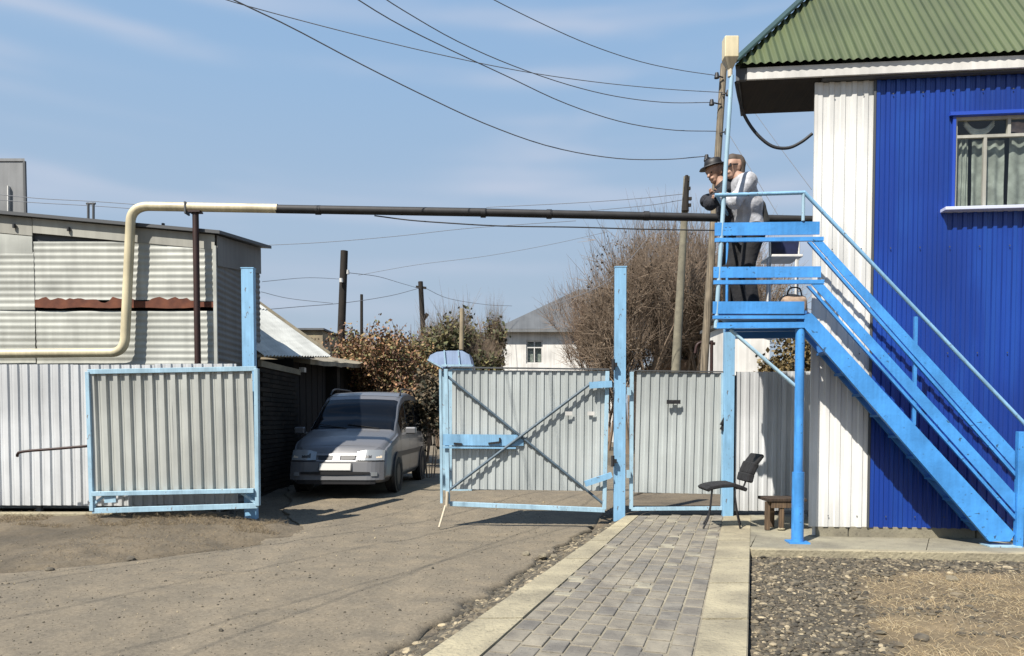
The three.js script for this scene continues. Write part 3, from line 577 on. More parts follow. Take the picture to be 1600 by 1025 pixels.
{ // leaf standing nearly shut, braced with a cross
  const z0 = 9.72, z1 = 9.6, C = [PT(697, 577, z0), PT(949, 580, z1), PT(944, 796, z1), PT(700, 787, z0)];
  const l = thing('gate_leaf', 'half closed gate leaf with thin crossed rods and a pale blue lock band', 'gate', V(C[2].x, 0, C[2].z), 0, 'blue framed gate leaves');
  partW('stile', [bar(C[3], C[0], .10, .05, .004)], M.paleBlue, l); partW('stile', [bar(C[2], C[1], .05, .05, .004)], M.paleBlue, l);
  partW('front_angle', [bar(PT(690, 786, z0 - .05), PT(688, 577, z0 - .05), .05, .03)], M.paleBlue, l);
  partW('bottom_rail', [bar(PT(703, 787, z0), PT(945, 797, z1), .05, .06, .004)], M.paleBlue, l);
  partW('top_edge', [bar(PT(705, 574, z0), PT(952, 577, z1), .04, .018), bar(PT(697, 580, z0 - .02), PT(708, 574, z0), .04, .018)], M.darkTrim, l);
  const f = panelFrame([PT(706, 576, z0 + .03), PT(950, 578, z1 + .03), PT(944, 767, z1 + .03), PT(706, 764, z0 + .03)]);
  for (let k = 0; k < 2; k++) partW('ribbed_sheet', corrugated({ ...f, u0: f.L * k / 2, u1: f.L * (k + 1) / 2 + .01, v0: 0, v1: 1.565, pitch: .105, depth: .02, seed: 50 + k, wob: .005 }), M.zinc, l);
  partW('cross_rod', [rod(PT(693, 583, z0 - .007), PT(946, 790, z1 - .007), .017)], M.rodBlue, l);
  partW('cross_rod', [rod(PT(703, 765, z0 - .034), PT(922, 600, z1 - .034), .019), rod(PT(922, 600, z1 - .034), PT(940, 597, z1 - .034), .019)], M.rodBlue, l);
  partW('lock_band', [bar(PT(692, 687, z0 - .05), PT(818, 688, z0 - .06), .014, .145), bar(PT(692, 699, z0 - .06), PT(806, 700, z0 - .07), .05, .022)], M.gateBlue, l);
  partW('handle', [bar(PT(709, 693, z0 - .08), PT(722, 694, z0 - .08), .03, .025)], M.black, l); partW('handle', [bar(PT(763, 693, z0 - .08), PT(780, 691, z0 - .08), .03, .025), rod(PT(781, 692, z0 - .08), PT(781, 684, z0 - .08), .012)], M.black, l);
  partW('hinge_arm', [bar(PT(921, 602, z1 - .08), PT(956, 600, z1 - .06), .03, .085)], M.gateBlue, l); partW('hinge_arm', [bar(PT(914, 756, z1 - .08), PT(956, 742, z1 - .06), .03, .075)], M.gateBlue, l);
  partW('drop_bolt', [rod(PT(696, 790, z0 - .12), PT(686, 824, 9.45), .014), rod(PT(699, 768, z0 - .08), PT(698, 792, z0 - .08), .02)], mat([.55, .48, .36], { roughness: .8 }), l);
  for (const x of [883, 918]) partW('patch', [bar(PT(x, 646, z1 - .01), PT(x + 11, 646, z1 - .01), .006, .05)], M.whiteTrim, l);
}
{ // pedestrian gate
  const z = 9.62, C = [PT(987, 581, z), PT(1129, 583, z - .02), PT(1129, 794, z - .02), PT(986, 795, z)];
  const l = thing('pedestrian_gate', 'narrow ribbed sheet gate with pale frame beside the black chair', 'gate', V(C[3].x, 0, C[3].z));
  partW('frame', [bar(C[3], C[0], .045, .05), bar(C[2], C[1], .045, .04), bar(C[3], C[2], .05, .045)], M.paleBlue, l);
  const f = panelFrame([PT(990, 580, z + .03), PT(1127, 582, z), PT(1126, 772, z), PT(990, 769, z + .03)]);
  partW('ribbed_sheet', corrugated({ ...f, u0: 0, u1: f.L, v0: 0, v1: 1.575, pitch: .118, depth: .022, seed: 60, wob: .005 }), M.zinc, l);
  partW('top_edge', [bar(PT(985, 579, z), PT(1130, 581, z - .02), .04, .014)], M.darkTrim, l);
  partW('handle', [bar(PT(1042, 628, z - .06), PT(1063, 628, z - .06), .03, .05), rod(PT(1050, 628, z - .02), PT(1050, 628, z - .09), .012)], M.black, l);
  partW('lock', [bar(PT(1128, 665, z - .07), PT(1136, 650, z - .07), .03, .06), bar(PT(1128, 672, z - .07), PT(1133, 662, z - .07), .03, .06)], M.black, l);
}
function ribbedFence(label, x0, x1, yTop, yBot, z, base, m, n, pitch, seed) {
  const A = PT(x0, yBot, z), B = PT(x1, yBot, z), h = PT((x0 + x1) / 2, yTop, z).y - A.y;
  const o = thing('sheet_fence', label, 'fence', V(A.x, base, -z)), f = { o: A, U: V(1, 0, 0), W: V(0, 1, 0), N: V(0, 0, 1), L: B.x - A.x };
  for (let k = 0; k < n; k++) { const R = hash2(k, seed, 3); partW('ribbed_sheet', corrugated({ ...f, o: A.clone().add(V(0, (R - .5) * .02, k % 2 * .006)), u0: f.L * k / n, u1: f.L * (k + 1) / n, v0: 0, v1: h, pitch, depth: .022, seed: seed + k, wob: .006 }), m, o); }
  partW('rail', [bar(A.clone().add(V(0, .25, -.04)), B.clone().add(V(0, .25, -.04)), .04, .05)], M.darkTrim, o); partW('rail', [bar(A.clone().add(V(0, h - .2, -.04)), B.clone().add(V(0, h - .2, -.04)), .04, .05)], M.darkTrim, o);
  for (const q of [.02, .5, .98]) partW('post', [bar(V(lerp(A.x, B.x, q), base - .05, -z - .08), V(lerp(A.x, B.x, q), A.y + h - .05, -z - .08), .06, .06)], M.darkTrim, o);
  return o;
}
{ const o = ribbedFence('white ribbed metal fence behind the opened gate leaf', -260, 372, 569, 789, 9.78, -.1, M.zincWhite, 5, .135, 71);
  partW('footing', [bar(V(PT(-260, 700, 9.6).x, -.05, -9.66), V(PT(190, 700, 9.6).x, -.05, -9.66), .16, .16, .02)], M.kerb, o); }
ribbedFence('short ribbed fence section in the shade under the landing', 1147, 1290, 580, 797, 9.62, -.05, M.zincWhite, 2, .12, 81);

// ================================================================ SHED, GAS PIPE, SHELTER
{
  const z = 10.36, xr = PT(338, 500, z).x, xl = -9.2, top = x => PT(0, 337, z).y + (x - PT(0, 337, z).x) * (PT(340, 368, z).y - PT(0, 337, z).y) / (PT(340, 368, z).x - PT(0, 337, z).x);
  const s = thing('metal_shed', 'old shed clad in pale horizontal corrugated sheets with a rusty seam', 'shed', V(xr, 0, -z));
  const xm = PT(55, 500, z).x, yy = y => PT(200, y, z).y, R = rng(12);
  const sheetH = (x0, x1, y0, y1, zo, m = M.shedSheet, seed = 1, jagTop = 0) => corrugated({ o: V(0, 0, -z + zo), U: V(0, 1, 0), W: V(1, 0, 0), N: V(0, 0, 1), u0: y0, u1: y1, v0: x0, v1: x1, pitch: .088, depth: .0065, kind: 'sine', rows: 18, seed, wob: .008 });
  const rows1 = [[-.1, yy(484)], [yy(470), yy(377)]];
  partW('corrugated_sheet', sheetH(xm + .01, xr, 0, yy(486), 0, M.shedSheet, 91), M.shedSheet, s);
  partW('corrugated_sheet', sheetH(xm + .01, xm + 1.9, yy(469), yy(378), .012, M.shedSheet, 92), M.shedSheet, s);
  partW('corrugated_sheet', sheetH(xm + 1.86, xr, yy(471), yy(378), .018, M.shedSheet, 93), M.shedSheet, s);
  partW('corrugated_sheet', sheetH(-6.9 - .9, xm, 0, yy(480), .004, M.shedSheet, 94), M.shedSheet, s); partW('corrugated_sheet', sheetH(-6.9 - .9, xm + .012, yy(484), yy(394), .016, M.shedSheet, 95), M.shedSheet, s);
  partW('corrugated_sheet', sheetH(xl, -6.9 - .9, 0, yy(394), .0, M.shedSheet, 96), M.shedSheet, s);
  // rusty strip with a ragged upper edge
  { const pts = [], lo = [], n = 46; for (let k = 0; k <= n; k++) { const x = lerp(xm + .02, xr - .01, k / n); pts.push(V(x, yy(469 + (fbm(k * .45, 2, 95, 3) - .5) * 15), -z + .036)); lo.push(V(x, yy(481.5 + (fbm(k * .3, 5, 97, 3) - .5) * 4), -z + .034)); } const gs = []; for (let k = 0; k < n; k++) gs.push(quad([lo[k], lo[k + 1], pts[k + 1], pts[k]])); partW('rusty_strip', gs, M.rust, s); }
  // boards under the roof line
  const bd = (x0, x1, d0, d1, zo, m) => prism([V(x0, top(x0) - d1, -z + zo), V(x1, top(x1) - d1, -z + zo), V(x1, top(x1) - d0, -z + zo), V(x0, top(x0) - d0, -z + zo)], V(0, 0, -.02));
  partW('fascia_board', bd(xl, xm, 0, .24, .025, M.shedBoard), M.shedBoard, s); partW('fascia_board', bd(xm + .01, xr, 0, .20, .028, M.shedBoard), M.shedBoard, s); partW('fascia_board', bd(xl, xm - .005, .25, .54, .022, M.shedSheet), M.shedSheet, s);
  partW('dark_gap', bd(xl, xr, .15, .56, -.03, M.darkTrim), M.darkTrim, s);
  for (const [x, y] of [[22, 353], [107, 358], [255, 352]]) partW('hook', [rod(PT(x, y - 3, z - .05), PT(x, y + 3, z - .05), .022)], M.black, s);
  // end wall (its shade also put into the sheet colour) and roof
  const xf = PT(406, 500, 12.3).x, zf = 12.3, endDir = V(xf - xr, 0, -(zf - z)).normalize(), endL = Math.hypot(xf - xr, zf - z), hN = top(xr), hF = PT(406, 388, zf).y;
  partW('end_sheet', corrugated({ o: V(xr, 0, -z), U: V(0, 1, 0), W: endDir, N: V(1, 0, 0), u0: -.05, u1: (hN + hF) / 2 - .12, v0: 0, v1: endL, pitch: .088, depth: .012, kind: 'sine', rows: 4, seed: 99 }), M.shadedSheet, s);
  partW('end_board', prism([V(xr + .02, hN - .42, -z), V(xf + .02, hF - .42, -zf), V(xf + .02, hF, -zf), V(xr + .02, hN, -z)], V(.012, 0, 0)), M.shadedSheet, s);
  partW('corner_trim', [bar(V(xr, -.05, -z + .025), V(xr, hN - .15, -z + .025), .045, .03)], M.shedSheet, s);
  const rl = xl, ro = .14; partW('roof', slab([V(rl, top(rl) + .05, -z + .10), V(xr + .10, top(xr) + .045, -z + .10), V(xf + ro + .05, hF + .05, -zf - .05), V(rl, top(rl) + .12, -zf - .05)], .045), M.darkTrim, s);
  partW('rear_wall', [quad([V(rl, 0, -zf), V(xf, 0, -zf), V(xf, hF, -zf), V(rl, top(rl), -zf)]), quad([V(rl, 0, -z), V(rl, 0, -zf), V(rl, top(rl), -zf), V(rl, top(rl), -z)])], M.shedBoard, s);
  const st = PT(140, 336, 11.2); const br = thing('roof_bracket', 'small steel bracket standing on the shed roof', 'bracket', st.clone().setY(st.y - .12)); partW('upright', [rod(PT(138, 343, 11.2), PT(138, 317, 11.2), .018), rod(PT(146, 343, 11.2), PT(146, 317, 11.2), .018)], M.darkTrim, br); partW('crossbar', [rod(PT(135, 318, 11.2), PT(149, 318, 11.2), .016)], M.darkTrim, br);
}
{ // grey sheet metal tank rising behind the shed
  const z = 17, a = PT(-60, 250, z), b = PT(38, 250, z), w = b.x - a.x; const t = thing('grey_tower', 'grey sheet metal box tower rising behind the shed roof', 'tower', V((a.x + b.x) / 2, 0, -z));
  const sh = V(-1.0, 0, -1.2), hw = w / 2; part('body', prism([V(-hw, 0, 0), V(hw, 0, 0), V(hw, a.y - .03, 0), V(-hw, a.y - .03, 0)], sh), M.tankGrey, t); part('top_rim', slab([V(-hw - .02, a.y + .03, .02), V(hw + .02, a.y + .03, .02), V(hw + .02, a.y + .03, 0).add(sh), V(-hw - .02, a.y + .03, 0).add(sh)], .06), M.tankGrey, t);
  partW('pale_strip', [bar(PT(14, 336, z - .03), PT(14, 291, z - .03), .09, .02)], M.whiteTrim, t);
  partW('corner_angle', [bar(V(b.x + .01, .0, -z + .01), V(b.x + .01, a.y - .03, -z + .01), .05, .05)], M.darkTrim, t);
}
{ // gas pipe
  const z = 10.2, g = thing('gas_pipe', 'overhead gas pipe, cream over the shed and black above the gates', 'pipe', PT(200, 700, z).setY(0));
  const r = .062, P = (x, y) => PT(x, y, z);
  const path = new THREE.CurvePath(); const add = (...q) => path.add(q.length === 2 ? new THREE.LineCurve3(...q) : new THREE.QuadraticBezierCurve3(...q));
  add(P(-200, 554), P(175, 551)); add(P(175, 551), P(194, 550), P(195.5, 528)); add(P(195.5, 528), P(204, 348)); add(P(204, 348), P(204.5, 323), P(232, 322.5)); add(P(232, 322.5), P(434, 326));
  partW('cream_pipe', [new THREE.TubeGeometry(path, 260, r, 12)], M.cream, g);
  const end = PT(1290, 344, z);
  partW('black_pipe', [rod(P(432, 326.5), P(760, 332), r * .95, r * .95, 12), rod(P(756, 332), end, r * .9, r * .9, 12)], M.blackPipe, g);
  for (const x of [497, 755, 858, 1010]) { const y = 327 + (x - 432) * .0177; partW('wrap', [rod(P(x - 4, y), P(x + 4, y + .1), r * 1.06, r * 1.06, 12)], M.blackPipe, g); }
  partW('clamp', [box(.02, .16, .14).translate(P(292, 326).x, P(292, 326).y, -z)], M.darkTrim, g);
  const p = thing('pipe_support', 'dark brown steel support post under the cream gas pipe', 'post', V(PT(306, 500, z).x, -.1, -z));
  partW('shaft', [rod(PT(311, 690, z).setY(-.1), PT(305.5, 332, z), .042, .042, 10)], M.brownSteel, p); partW('saddle', [box(.16, .02, .12).translate(PT(305.5, 331, z).x, PT(305.5, 331.5, z).y, -z)], M.brownSteel, p);
  const c = thing('slack_cable', 'thin dark cable strung under the black gas pipe', 'cable', PT(590, 340, z)); partW('strand', [tube([PT(585, 337, z), PT(640, 344, z), PT(700, 348.5, z), PT(780, 353, z), PT(900, 355, z), PT(1000, 358, z), PT(1120, 360, z)], .009, 60, 6)], M.cable, c);
}
{ // brick shelter along the drive, with a slate roof and a flat slab roof
  const z0 = 11.9, s = thing('brick_shelter', 'low dark brick shelter with open bays beside the parked van', 'shelter', V(-3.95, 0, -z0));
  const X0 = PT(408, 600, z0).x, XW = z => X0 - .02 - (z - z0) * .012, h1 = PT(408, 560, z0).y;
  // wall of bricks up to the first opening
  const R = rng(31), bh = .078, bl = .26; let nb = 0;
  partW('wall', [...prism([V(XW(z0) - .03, -.05, -z0), V(XW(14.2) - .03, -.05, -14.2), V(XW(14.2) - .03, h1 - .1, -14.2), V(XW(z0) - .03, h1 - .1, -z0)], V(-.2, 0, 0))], M.mortar, s);
  for (let r = 0; r < 27; r++) for (let k = 0; k < 9; k++) { const z = z0 + (k + (r % 2) * .5) * bl + .13; if (z > 14.1) continue; const m = M.darkBrick[Math.floor(R() * 4)]; partW('brick', [box(.04 + R() * .008, bh - .012, bl - .012, XW(z) - .02, -.02 + (r + .5) * bh, -z)], m, s); nb++; }
  partW('front_wall', [quad([V(XW(z0) - .03, 0, -z0), V(XW(z0) - 4, 0, -z0), V(XW(z0) - 4, h1, -z0), V(XW(z0) - .03, h1, -z0)])], M.mortar, s);
  partW('lintel', [bar(V(XW(z0), h1 - .08, -z0), V(XW(14.2), h1 - .08, -14.2), .06, .10)], M.slateEdge, s);
  partW('side_lamp', [box(.10, .09, .12).translate(PT(473, 578, 14.6).x, PT(473, 578, 14.6).y, -14.6)], M.whiteTrim, s);
  // open bays: back wall, far wall, pillars
  partW('rear_wall', [quad([V(-7.6, 0, -11.9), V(-7.8, 0, -21.6), V(-7.8, 3, -21.6), V(-7.6, 3, -11.9)]), quad([V(-7.8, 0, -21.6), V(-4.1, 0, -21.6), V(-4.1, 2.75, -21.6), V(-7.8, 2.75, -21.6)]), quad([V(-7.7, 0, -14.25), V(-4.2, 0, -14.25), V(-4.2, 2.4, -14.25), V(-7.7, 2.4, -14.25)])], M.mortar, s);
  for (let k = 0, z = 14.26; z < 21.5; z += .24, k++) partW('bay_shade_board', [box(.03, 2.62, .225).translate(XW(z) - .28 - (k % 2) * .012, 1.3, -z - .11)], M.mortar, s);  // added near-black boards that stand in for the shade inside the bays
  for (const z of [17.6, 21.4]) partW('pillar', [box(.3, 2.65, .3).translate(XW(z) - .15, 1.3, -z)], M.darkBrick[0], s);
  // sloping slate roof near the shed
  const e0 = PT(404, 556, z0 - .2), e1 = PT(512, 557, 15.2), pitch = .72, run = 2.9, up = p => p.clone().add(V(-run, run * pitch, 0));
  const rp = V(-1, pitch, 0).normalize(), rn = V(pitch, 1, 0).normalize(), along = e1.clone().sub(e0), aL = along.length(); along.normalize();
  const roof = partW('slate_roof', [bar(e0, e1, .05, .04)], M.slateEdge, s);
  const nS = 3; for (let k = 0; k < nS; k++) for (let q = 0; q < 2; q++) partW('slate_sheet', corrugated({ o: e0.clone().addScaledVector(rn, .03 + q * .015), U: along, W: rp, N: rn, u0: aL * k / nS, u1: aL * (k + 1) / nS + .03, v0: q * 1.6 - .06, v1: q * 1.6 + 1.68, pitch: .15, depth: .03, kind: 'sine', rows: 3, seed: 121 + k * 2 + q }), M.slate, roof);
  partW('verge_board', [bar(e1.clone().add(V(.02, .03, -.02)), up(e1).add(V(0, .05, -.02)), .04, .14)], M.slateEdge, s);
  // flat slab roof
  const q0 = PT(486, 562, 14.6), q1 = PT(581, 569, 20.5); const th = .10;
  const edge = []; for (let k = 0; k <= 12; k++) { const p = q0.clone().lerp(q1, k / 12); p.y += (vnoise(k * .8, 2, 44) - .5) * .08; p.x += (vnoise(k * .9, 7, 45) - .5) * .06; edge.push(p); }
  const gs = []; for (let k = 0; k < 12; k++) gs.push(...slab([edge[k], edge[k + 1], edge[k + 1].clone().add(V(-3.2, .5, 0)), edge[k].clone().add(V(-3.2, .5, 0))], th)); partW('slab_roof', gs, M.slateEdge, s);
  const wr = thing('low_outbuilding', 'small beige outbuilding behind the slate roof', 'building', PT(490, 600, 24).setY(0)); const a = PT(474, 516, 24), b = PT(504, 516, 24);
  partW('wall', [...prism([V(a.x - 2, 0, -24), V(b.x, 0, -24), V(b.x, a.y, -24), V(a.x - 2, a.y, -24)], V(0, 0, -3))], M.beigePlaster, wr); partW('roof', slab([V(a.x - 2.1, a.y + .06, -23.9), V(b.x + .06, a.y + .06, -23.9), V(b.x + .06, a.y + .1, -27), V(a.x - 2.1, a.y + .1, -27)], .06), M.greyRoof, wr);
}

// ================================================================ VAN
function makeVan() {
  const v = thing('minivan', 'silver minivan parked nose out beside the dark shelter', 'van', V(-2.80, roadH(14) + .0, -11.72), .035); v.scale.setScalar(.955); v.rotation.y = -.04;
  const paint = new THREE.MeshPhysicalMaterial({ color: lin(.135, .135, .14), roughness: .42, metalness: .35, clearcoat: .4, clearcoatRoughness: .2, side: THREE.DoubleSide });
  const dark = mat([.012, .012, .014], { roughness: .5 }), glassM = new THREE.MeshPhysicalMaterial({ color: lin(.004, .005, .007), roughness: .08, metalness: 0, specularIntensity: .35, side: THREE.DoubleSide });
  const L = 4.35, prof = [[0, .72], [.06, .80], [.25, .89], [.6, .98], [1.0, 1.06], [1.35, 1.29], [1.75, 1.59], [2.0, 1.73], [2.3, 1.795], [2.9, 1.825], [3.6, 1.80], [4.05, 1.72], [4.25, 1.38], [L, 1.0]];
  const wid = [[0, .62], [.05, .74], [.14, .815], [.4, .855], [.9, .87], [2, .88], [3.6, .87], [4.2, .84], [L, .76]];
  const ip = (t, s) => { let k = 0; while (k < t.length - 2 && t[k + 1][0] < s) k++; return lerp(t[k][1], t[k + 1][1], sm(clamp((s - t[k][0]) / (t[k + 1][0] - t[k][0])))*.4 + .6 * clamp((s - t[k][0]) / (t[k + 1][0] - t[k][0]))); };
  // section at distance s from the nose, t: 0 underside .. 1 roof centre
  const S = (s, t, out = 0) => {
    const H = ip(prof, s), w = ip(wid, s), bottom = .24 + .04 * sstep(3.6, 4.35, s), belt = Math.min(H - .09, .98), cab = Math.max(0, H - belt - .09);
    const pts = [[w * .90, bottom - .02], [w * .985, bottom + .07], [w, .52], [w * .99, belt - .08], [w * .965, belt], [lerp(w * .93, w * .87, clamp(cab / .55)), belt + cab * .72], [lerp(w * .90, w * .815, clamp(cab / .55)), H - .055], [lerp(w * .82, w * .72, clamp(cab / .55)), H - .014], [w * .3, H + .004], [0, H + .008]];
    const q = t * (pts.length - 1), k = Math.min(pts.length - 2, Math.floor(q)), f = q - k, x = lerp(pts[k][0], pts[k + 1][0], f), y = lerp(pts[k][1], pts[k + 1][1], f);
    const rake = .16 * sstep(.42, .78, y) * (1 - sstep(.0, .7, s)) - .02 * sstep(.5, .25, y) * 0;
    return V(x * (1 + out), y + out, -s - rake + (out ? .004 : 0));
  };
  const patch = (s0, s1, t0, t1, ns, nt, side, push = 0) => { const P = [], N = []; for (let i = 0; i <= ns; i++) for (let j = 0; j <= nt; j++) { const s = lerp(s0, s1, i / ns), t = lerp(t0, t1, j / nt), p = S(s, t), a = S(s + .01, t).sub(p), b = S(s, t + (t > .98 ? -.01 : .01)).sub(p).multiplyScalar(t > .98 ? -1 : 1), n = a.cross(b).normalize(); if (n.x < 0 && t < .85) n.negate(); if (n.y < 0 && t >= .85) n.negate(); p.addScaledVector(n, push); P.push(p.x * side, p.y, p.z); } const idx = []; for (let i = 0; i < ns; i++) for (let j = 0; j < nt; j++) { const q = i * (nt + 1) + j; idx.push(q, q + 1, q + nt + 2, q, q + nt + 2, q + nt + 1); } const g = new THREE.BufferGeometry(); g.setAttribute('position', new THREE.Float32BufferAttribute(P, 3)); g.setIndex(idx); g.computeVertexNormals(); return g; };
  const both = (...a) => [1, -1].map(sd => patch(...a.slice(0, 6), sd, a[6] || 0));
  const body = both(0, L, 0, 1, 90, 45);
  // nose cap and tail cap
  const capAt = s => { const ring = [], n = 24; for (let k = 0; k <= n; k++) ring.push(S(s, k / n)); const pts = [...ring, ...ring.slice(0, -1).reverse().map(p => V(-p.x, p.y, p.z))]; const c = V(0, .5, s < 1 ? .03 : -s - .02); const gs = []; for (let k = 0; k < pts.length - 1; k++) gs.push(quad([c, pts[k], pts[k + 1]])); gs.push(quad([c, pts[pts.length - 1], pts[0]])); return gs; };
  part('body', [...body, ...capAt(0), ...capAt(L)], paint, v);
  part('bonnet', both(.12, 1.02, .68, 1, 10, 8, .004), paint, v);
  part('windscreen', both(1.08, 1.86, .71, 1, 10, 8, .006), glassM, v);
  part('roof', both(1.98, 3.9, .70, 1, 14, 8, .004), paint, v);
  part('rear_window', both(4.02, 4.26, .70, 1, 4, 6, .006), glassM, v);
  for (const sd of [1, -1]) { for (const [a, b] of [[1.42, 2.02], [2.08, 3.0], [3.06, 3.85]]) part('side_window', patch(a, b, .455, .62, 8, 5, sd, .006), glassM, v); part('door_gap', [patch(2.04, 2.055, .1, .44, 2, 12, sd, .003), patch(3.02, 3.035, .1, .44, 2, 12, sd, .003), patch(1.2, 1.215, .12, .44, 2, 10, sd, .003)], dark, v); part('side_strip', patch(.95, 3.7, .25, .275, 20, 2, sd, .008), dark, v); }
  // front furniture
  const chrome = mat([.26, .26, .27], { roughness: .4, metalness: .25 }), lens = new THREE.MeshPhysicalMaterial({ color: lin(.22, .235, .245), roughness: .15, metalness: .1, clearcoat: .8 });
  const frontZ = (x, y) => { const ax = Math.abs(x); return .035 - .16 * sstep(.42, .78, y) - (ax > .5 ? (ax - .5) * (ax - .5) * 1.25 : 0) - .012; };
  const face = (pts, th, proud) => { const P = pts.map(([x, y]) => V(x, y, frontZ(x, y) + proud)); return prism(P, V(0, 0, -th)); };
  const sub = (x0, x1, yb, yt, n = 14, sag = 0) => { const up = [], lo = []; for (let k = 0; k <= n; k++) { const x = lerp(x0, x1, k / n); up.push([x, typeof yt === 'function' ? yt(x) : yt]); lo.push([x, typeof yb === 'function' ? yb(x) : yb]); } return [up, lo]; };
  const strip2 = (x0, x1, yb, yt, th, proud, n = 14) => { const [u, l] = sub(x0, x1, yb, yt, n), gs = []; for (let k = 0; k < n; k++) gs.push(...face([l[k], l[k + 1], u[k + 1], u[k]], th, proud)); return gs; };
  for (const sd of [1, -1]) {
    const hl = part('headlight', strip2(sd * .345, sd * .785, x => .592 + .05 * Math.max(0, .46 - Math.abs(x)), x => .765 - .25 * Math.max(0, .50 - Math.abs(x)) - .12 * Math.max(0, Math.abs(x) - .70), .06, .022, 12), lens, v);
    part('reflector', strip2(sd * .44, sd * .59, .632, .705, .02, .032, 3), mat([.10, .10, .10], { roughness: .2, metalness: .5 }), hl); part('indicator', strip2(sd * .66, sd * .75, .63, .71, .02, .030, 3), mat([.75, .62, .45], { roughness: .2 }), hl);
    part('grille', strip2(sd * .07, sd * .31, x => .60 + .05 * Math.max(0, (.12 - Math.abs(Math.abs(x) - .19)) < .03 ? .3 : 0), .665, .04, .016, 5), dark, v);
  }
  part('grille_trim', strip2(-.34, .34, .575, .592, .03, .024), chrome, v); part('grille_trim', strip2(-.34, .34, .672, .70, .03, .024), chrome, v); part('badge', strip2(-.06, .06, .592, .672, .03, .03, 4), chrome, v);
  part('bumper', [...strip2(-.79, .79, .27, .565, .10, .035, 24)], paint, v);
  part('bumper_gap', strip2(-.80, .80, .558, .576, .02, .030, 24), dark, v);
  part('intake', strip2(-.58, .58, x => .355 + .02 * Math.abs(x), x => .415 - .02 * Math.abs(x), .02, .041, 12), dark, v);
  for (const sd of [1, -1]) part('fog_lamp', strip2(sd * .60, sd * .70, .335, .40, .02, .042, 3), lens, v);
  part('plate_frame', strip2(-.275, .275, .425, .555, .012, .047, 4), dark, v);
  part('number_plate', strip2(-.26, .26, .435, .545, .012, .052, 4), mat([.42, .42, .40], { roughness: .5 }), v);
  part('skirt', strip2(-.66, .66, .20, .268, .06, .02, 16), dark, v);
  part('wiper', [bar(S(1.08, .80).add(V(0, .02, .01)).setX(.5), S(1.16, .95).add(V(0, .02, .01)).setX(-.1), .015, .012), bar(S(1.08, .80).add(V(0, .02, .01)).setX(-.1), S(1.16, .95).add(V(0, .02, .01)).setX(-.62), .015, .012)], dark, v);
  for (const sd of [1, -1]) { const m = part('mirror', [box(.20, .13, .10, sd * 1.03, 1.07, -1.32, .03), bar(V(sd * .86, 1.0, -1.36), V(sd * .98, 1.04, -1.34), .05, .04)], paint, v); part('mirror_glass', [box(.17, .10, .006, sd * 1.03, 1.07, -1.374)], dark, m); part('roof_rail', [tube([V(sd * .68, 1.74, -2.1), V(sd * .67, 1.84, -2.25), V(sd * .66, 1.875, -3), V(sd * .66, 1.845, -3.65), V(sd * .67, 1.76, -3.8)], .017, 24, 6)], dark, v); }
  // wheels in dark arches
  for (const sd of [1, -1]) for (const z of [-.86, -3.5]) {
    part('wheel_arch', [new THREE.CylinderGeometry(.375, .375, .06, 28).rotateZ(Math.PI / 2).translate(sd * .862, .33, z)], dark, v);
    const ty = new THREE.LatheGeometry([[.19, -.10], [.29, -.105], [.315, -.08], [.322, 0], [.315, .08], [.29, .105], [.19, .10]].map(([x, y]) => new THREE.Vector2(x, y)), 28).rotateZ(Math.PI / 2);
    const w = part('wheel', [ty.translate(sd * .80, .31, z)], mat([.022, .021, .02], { roughness: .9 }), v);
    part('rim', [new THREE.CylinderGeometry(.195, .195, .12, 24).rotateZ(Math.PI / 2).translate(sd * .82, .31, z)], mat([.35, .35, .36], { roughness: .35, metalness: .6 }), w);
  }
  part('underside', [box(1.5, .1, 3.9, 0, .26, -2.2)], dark, v);
}
makeVan();

// ================================================================ PEOPLE ON THE LANDING
function capDist(p, a, b, ra, rb) { const abx = b[0] - a[0], aby = b[1] - a[1], abz = b[2] - a[2], px = p[0] - a[0], py = p[1] - a[1], pz = p[2] - a[2]; const t = clamp((px * abx + py * aby + pz * abz) / (abx * abx + aby * aby + abz * abz + 1e-9)); return Math.hypot(px - abx * t, py - aby * t, pz - abz * t) - lerp(ra, rb, t); }
function field(bones, k, cell, cut) { // skin over tapered bones joined smoothly; cut(p): extra distance that trims the shape
  const lo = [1e9, 1e9, 1e9], hi = [-1e9, -1e9, -1e9];
  for (const [a, b, ra, rb] of bones) for (let q = 0; q < 3; q++) { lo[q] = Math.min(lo[q], a[q] - ra, b[q] - rb); hi[q] = Math.max(hi[q], a[q] + ra, b[q] + rb); }
  const half = Math.max(...[0, 1, 2].map(q => hi[q] - lo[q])) / 2 + .05, c = [0, 1, 2].map(q => (lo[q] + hi[q]) / 2), n = Math.min(150, Math.ceil(2 * half / cell) + 4);
  const mc = new MarchingCubes(n, new THREE.MeshBasicMaterial(), false, false, 200000); mc.isolation = 0;
  for (let z = 0; z < n; z++) for (let y = 0; y < n; y++) for (let x = 0; x < n; x++) {
    const p = [c[0] + (x - n / 2) / (n / 2) * half, c[1] + (y - n / 2) / (n / 2) * half, c[2] + (z - n / 2) / (n / 2) * half]; let d = 1e3, out = false;
    for (let q = 0; q < 3; q++) if (p[q] < lo[q] - .06 || p[q] > hi[q] + .06) out = true;
    if (!out) { for (const [a, b, ra, rb] of bones) { const e = capDist(p, a, b, ra, rb), h = Math.max(k - Math.abs(d - e), 0) / k; d = Math.min(d, e) - h * h * k * .25; } if (cut) d = Math.max(d, cut(p)); }
    mc.field[x + y * n + z * n * n] = -Math.min(d, 1);
  }
  mc.update();
  const g = new THREE.BufferGeometry(), m = mc.count; g.setAttribute('position', new THREE.BufferAttribute(mc.positionArray.slice(0, m * 3).map((v, i) => v * half + c[i % 3]), 3));
  const s = mergeVertices(g, 1e-5); s.computeVertexNormals(); return s.toNonIndexed();
}
